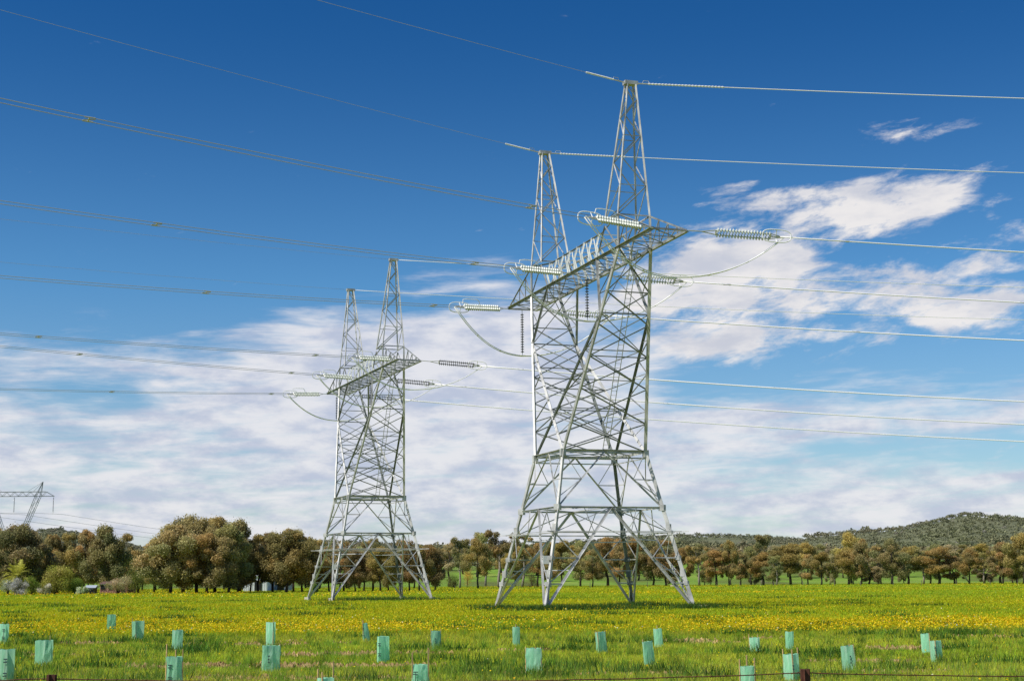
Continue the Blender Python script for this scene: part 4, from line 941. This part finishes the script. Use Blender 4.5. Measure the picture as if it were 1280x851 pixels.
# ------------------------------------------------------------------ sky, clouds, sun
SUN = Vector((-.74, -.40, .98)).normalized()
def world():
    w = bpy.data.worlds.new('World'); scene.world = w; w.use_nodes = True; nt = w.node_tree; nt.nodes.clear()
    out = nt.nodes.new('ShaderNodeOutputWorld'); bg = nt.nodes.new('ShaderNodeBackground'); bg.inputs[1].default_value = .115
    sky = nt.nodes.new('ShaderNodeTexSky'); sky.sky_type = 'NISHITA'; sky.sun_disc = False
    sky.sun_elevation = math.asin(SUN.z); sky.sun_rotation = math.atan2(SUN.x, SUN.y); sky.air_density = 1.0; sky.dust_density = .35; sky.ozone_density = 2.2
    tc = nt.nodes.new('ShaderNodeTexCoord'); sp = nt.nodes.new('ShaderNodeSeparateXYZ'); nt.links.new(tc.outputs['Generated'], sp.inputs[0])
    def mt(op, a, b=None, c=None):
        n = nt.nodes.new('ShaderNodeMath'); n.operation = op
        for i, v in enumerate((a, b, c)):
            if v is None: continue
            if isinstance(v, (int, float)): n.inputs[i].default_value = v
            else: nt.links.new(v, n.inputs[i])
        return n.outputs[0]
    def sms(x, a, b, lo=0., hi=1.):
        r = nt.nodes.new('ShaderNodeMapRange'); r.interpolation_type = 'SMOOTHSTEP'; nt.links.new(x, r.inputs[0])
        for i, v in enumerate((a, b, lo, hi)): r.inputs[i + 1].default_value = v
        return r.outputs[0]
    az = mt('ARCTAN2', sp.outputs[0], sp.outputs[1]); hz = mt('SQRT', mt('ADD', mt('MULTIPLY', sp.outputs[0], sp.outputs[0]), mt('MULTIPLY', sp.outputs[1], sp.outputs[1]))); el = mt('DIVIDE', sp.outputs[2], hz)   # tangent of elevation
    # altitude-plane coordinates: clouds flatten towards the horizon
    zc = mt('ADD', mt('MAXIMUM', sp.outputs[2], 0.0), .10)
    def plane(kx, ky, ox=0, oy=0):
        cb = nt.nodes.new('ShaderNodeCombineXYZ'); nt.links.new(mt('ADD', mt('MULTIPLY', mt('DIVIDE', sp.outputs[0], zc), kx), ox), cb.inputs[0]); nt.links.new(mt('ADD', mt('MULTIPLY', mt('DIVIDE', sp.outputs[1], zc), ky), oy), cb.inputs[1]); return cb.outputs[0]
    def angc(kx, ky, ox=0., oy=0., shear=0.):
        cb = nt.nodes.new('ShaderNodeCombineXYZ'); nt.links.new(mt('ADD', mt('MULTIPLY', mt('ADD', az, mt('MULTIPLY', el, shear)), kx), ox), cb.inputs[0]); nt.links.new(mt('ADD', mt('MULTIPLY', el, ky), oy), cb.inputs[1]); return cb.outputs[0]
    def noise(vec, sc, det=8, rough=.55, dist=0.):
        n = nt.nodes.new('ShaderNodeTexNoise'); n.inputs['Scale'].default_value = sc; n.inputs['Detail'].default_value = det; n.inputs['Roughness'].default_value = rough; n.inputs['Distortion'].default_value = dist; nt.links.new(vec, n.inputs['Vector']); return n.outputs[0]
    def blob(cx, cy, rx, ry, rot=0., amp=1.):   # picture-style bearings converted to azimuth / elevation of the real sky
        a0 = (cx - 640) / F; e0 = (725.3 - cy) / F * .985; rx /= F; ry /= F
        dx = mt('SUBTRACT', az, a0); dy = mt('SUBTRACT', el, e0); c, s = math.cos(rot), math.sin(rot)
        u = mt('DIVIDE', mt('ADD', mt('MULTIPLY', dx, c), mt('MULTIPLY', dy, s)), rx); v = mt('DIVIDE', mt('SUBTRACT', mt('MULTIPLY', dy, c), mt('MULTIPLY', dx, s)), ry)
        r = mt('ADD', mt('MULTIPLY', u, u), mt('MULTIPLY', v, v)); return mt('MULTIPLY', sms(r, 1.6, .0), amp)
    def add(*xs):
        r = xs[0]
        for x in xs[1:]: r = mt('ADD', r, x)
        return r
    # layer 1: streaky altocumulus bank
    n1 = noise(angc(6, 30, 0, 0, -1.2), 1.5, 9, .6, .4); n1b = noise(angc(22, 150, 4, 2, -1.5), 1.0, 7, .62, .5)
    s1 = add(mt('MULTIPLY', n1, .66), mt('MULTIPLY', n1b, .34))
    bank = add(sms(el, .215, .08), blob(150, 430, 420, 75, 0, .16), blob(560, 375, 260, 80, .15, .42), blob(720, 415, 240, 70, .1, .42), blob(640, 330, 160, 30, .1, .2), blob(480, 470, 300, 80, 0, .25), blob(1180, 575, 200, 30, 0, -.45), blob(120, 500, 120, 22, 0, -.18), blob(1000, 590, 200, 35, 0, -.12), blob(1100, 470, 330, 40, 0, -.25), blob(700, 520, 400, 60, 0, .1), blob(200, 350, 260, 30, 0, -.35))
    m1 = sms(add(s1, mt('MULTIPLY', bank, .45)), .70, 1.02)
    m1 = mt('MINIMUM', mt('MULTIPLY', m1, .95), .9)
    # layer 2: puffy clouds at right
    n2 = noise(angc(15, 34, 3.3, 1.2, -.9), 1.7, 10, .64, .2)
    puff = add(blob(980, 385, 260, 75, -.03, .60), blob(890, 335, 130, 60, .1, .46), blob(1000, 285, 200, 50, .12, .50), blob(1130, 250, 150, 46, .0, .58), blob(1150, 160, 110, 22, 0, .44), blob(1205, 335, 150, 55, -.2, .50), blob(1265, 290, 40, 30, 0, .4), blob(1240, 402, 120, 36, -.1, .56), blob(880, 430, 110, 34, 0, .44), blob(930, 238, 80, 22, 0, .42), blob(1270, 565, 30, 12, 0, .3), blob(1110, 325, 90, 20, -.15, -.42), blob(1180, 292, 110, 18, .1, -.35), blob(1240, 372, 110, 14, 0, -.4), blob(940, 285, 60, 18, .5, -.25), blob(880, 392, 50, 14, 0, -.2))
    m2 = sms(add(mt('MULTIPLY', n2, 2.1), mt('MULTIPLY', puff, .95)), 1.38, 2.04)
    m2 = mt('MINIMUM', mt('MULTIPLY', m2, 1.15), .95)
    shade = noise(angc(15, 40, 9, 4, 0), 1.4, 7, .6); sh2 = noise(angc(16, 40, 3, 3, 0), 1, 4, .5)
    # sky colour: nishita deepened (polarised look)
    hs = nt.nodes.new('ShaderNodeMix'); hs.data_type = 'RGBA'; hs.blend_type = 'MULTIPLY'; hs.inputs[0].default_value = 1; nt.links.new(sky.outputs[0], hs.inputs[6])
    gr = nt.nodes.new('ShaderNodeValToRGB'); nt.links.new(sms(el, 0, .42), gr.inputs[0]); e = gr.color_ramp.elements; e[0].color = (.72, .86, .97, 1); e[1].color = (.085, .38, .70, 1); x = e.new(.45); x.color = (.36, .70, .95, 1)
    nt.links.new(gr.outputs[0], hs.inputs[7])
    def mixc(f, a, b):
        n = nt.nodes.new('ShaderNodeMix'); n.data_type = 'RGBA'; nt.links.new(f, n.inputs[0])
        for i, c in ((6, a), (7, b)):
            if isinstance(c, tuple): n.inputs[i].default_value = (*c, 1)
            else: nt.links.new(c, n.inputs[i])
        return n.outputs[2]
    K = 8.9
    col1 = mixc(sms(shade, .35, .62), (.52 * K, .56 * K, .69 * K), (.81 * K, .80 * K, .83 * K))
    col2 = mixc(sms(add(mt('MULTIPLY', shade, .6), mt('MULTIPLY', sh2, .4)), .36, .62), (.58 * K, .60 * K, .68 * K), (.86 * K, .83 * K, .82 * K))
    c = mixc(m1, hs.outputs[2], col1); c = mixc(m2, c, col2)
    nt.links.new(c, bg.inputs[0]); nt.links.new(bg.outputs[0], out.inputs[0])
world()
sd = bpy.data.lights.new('sun', 'SUN'); sd.energy = 5.0; sd.angle = R(.5); sd.color = (1, .95, .86)
so = bpy.data.objects.new('sun', sd); COL.objects.link(so); so.rotation_euler = SUN.to_track_quat('Z', 'Y').to_euler()

# ------------------------------------------------------------------ camera
cd = bpy.data.cameras.new('camera'); cd.sensor_width = 36; cd.lens = F / 1280 * 36; cd.clip_end = 20000; cd.clip_start = .5
co = bpy.data.objects.new('camera', cd); COL.objects.link(co); scene.camera = co
c, s = math.cos(PITCH), math.sin(PITCH); r0 = Vector((1, 0, 0)); u0 = Vector((0, -s, c)); f0 = Vector((0, c, s)); cr, sr = math.cos(ROLL), math.sin(ROLL)
rt = r0 * cr - u0 * sr; up = r0 * sr + u0 * cr
mm = Matrix((rt, up, -f0)).transposed().to_4x4(); mm.translation = (0, 0, EYE); co.matrix_world = mm
scene.view_settings.view_transform = 'Standard'; scene.view_settings.look = 'None'; scene.view_settings.exposure = 0
scene.cycles.use_adaptive_sampling = True; scene.cycles.max_bounces = 6; scene.cycles.transparent_max_bounces = 4
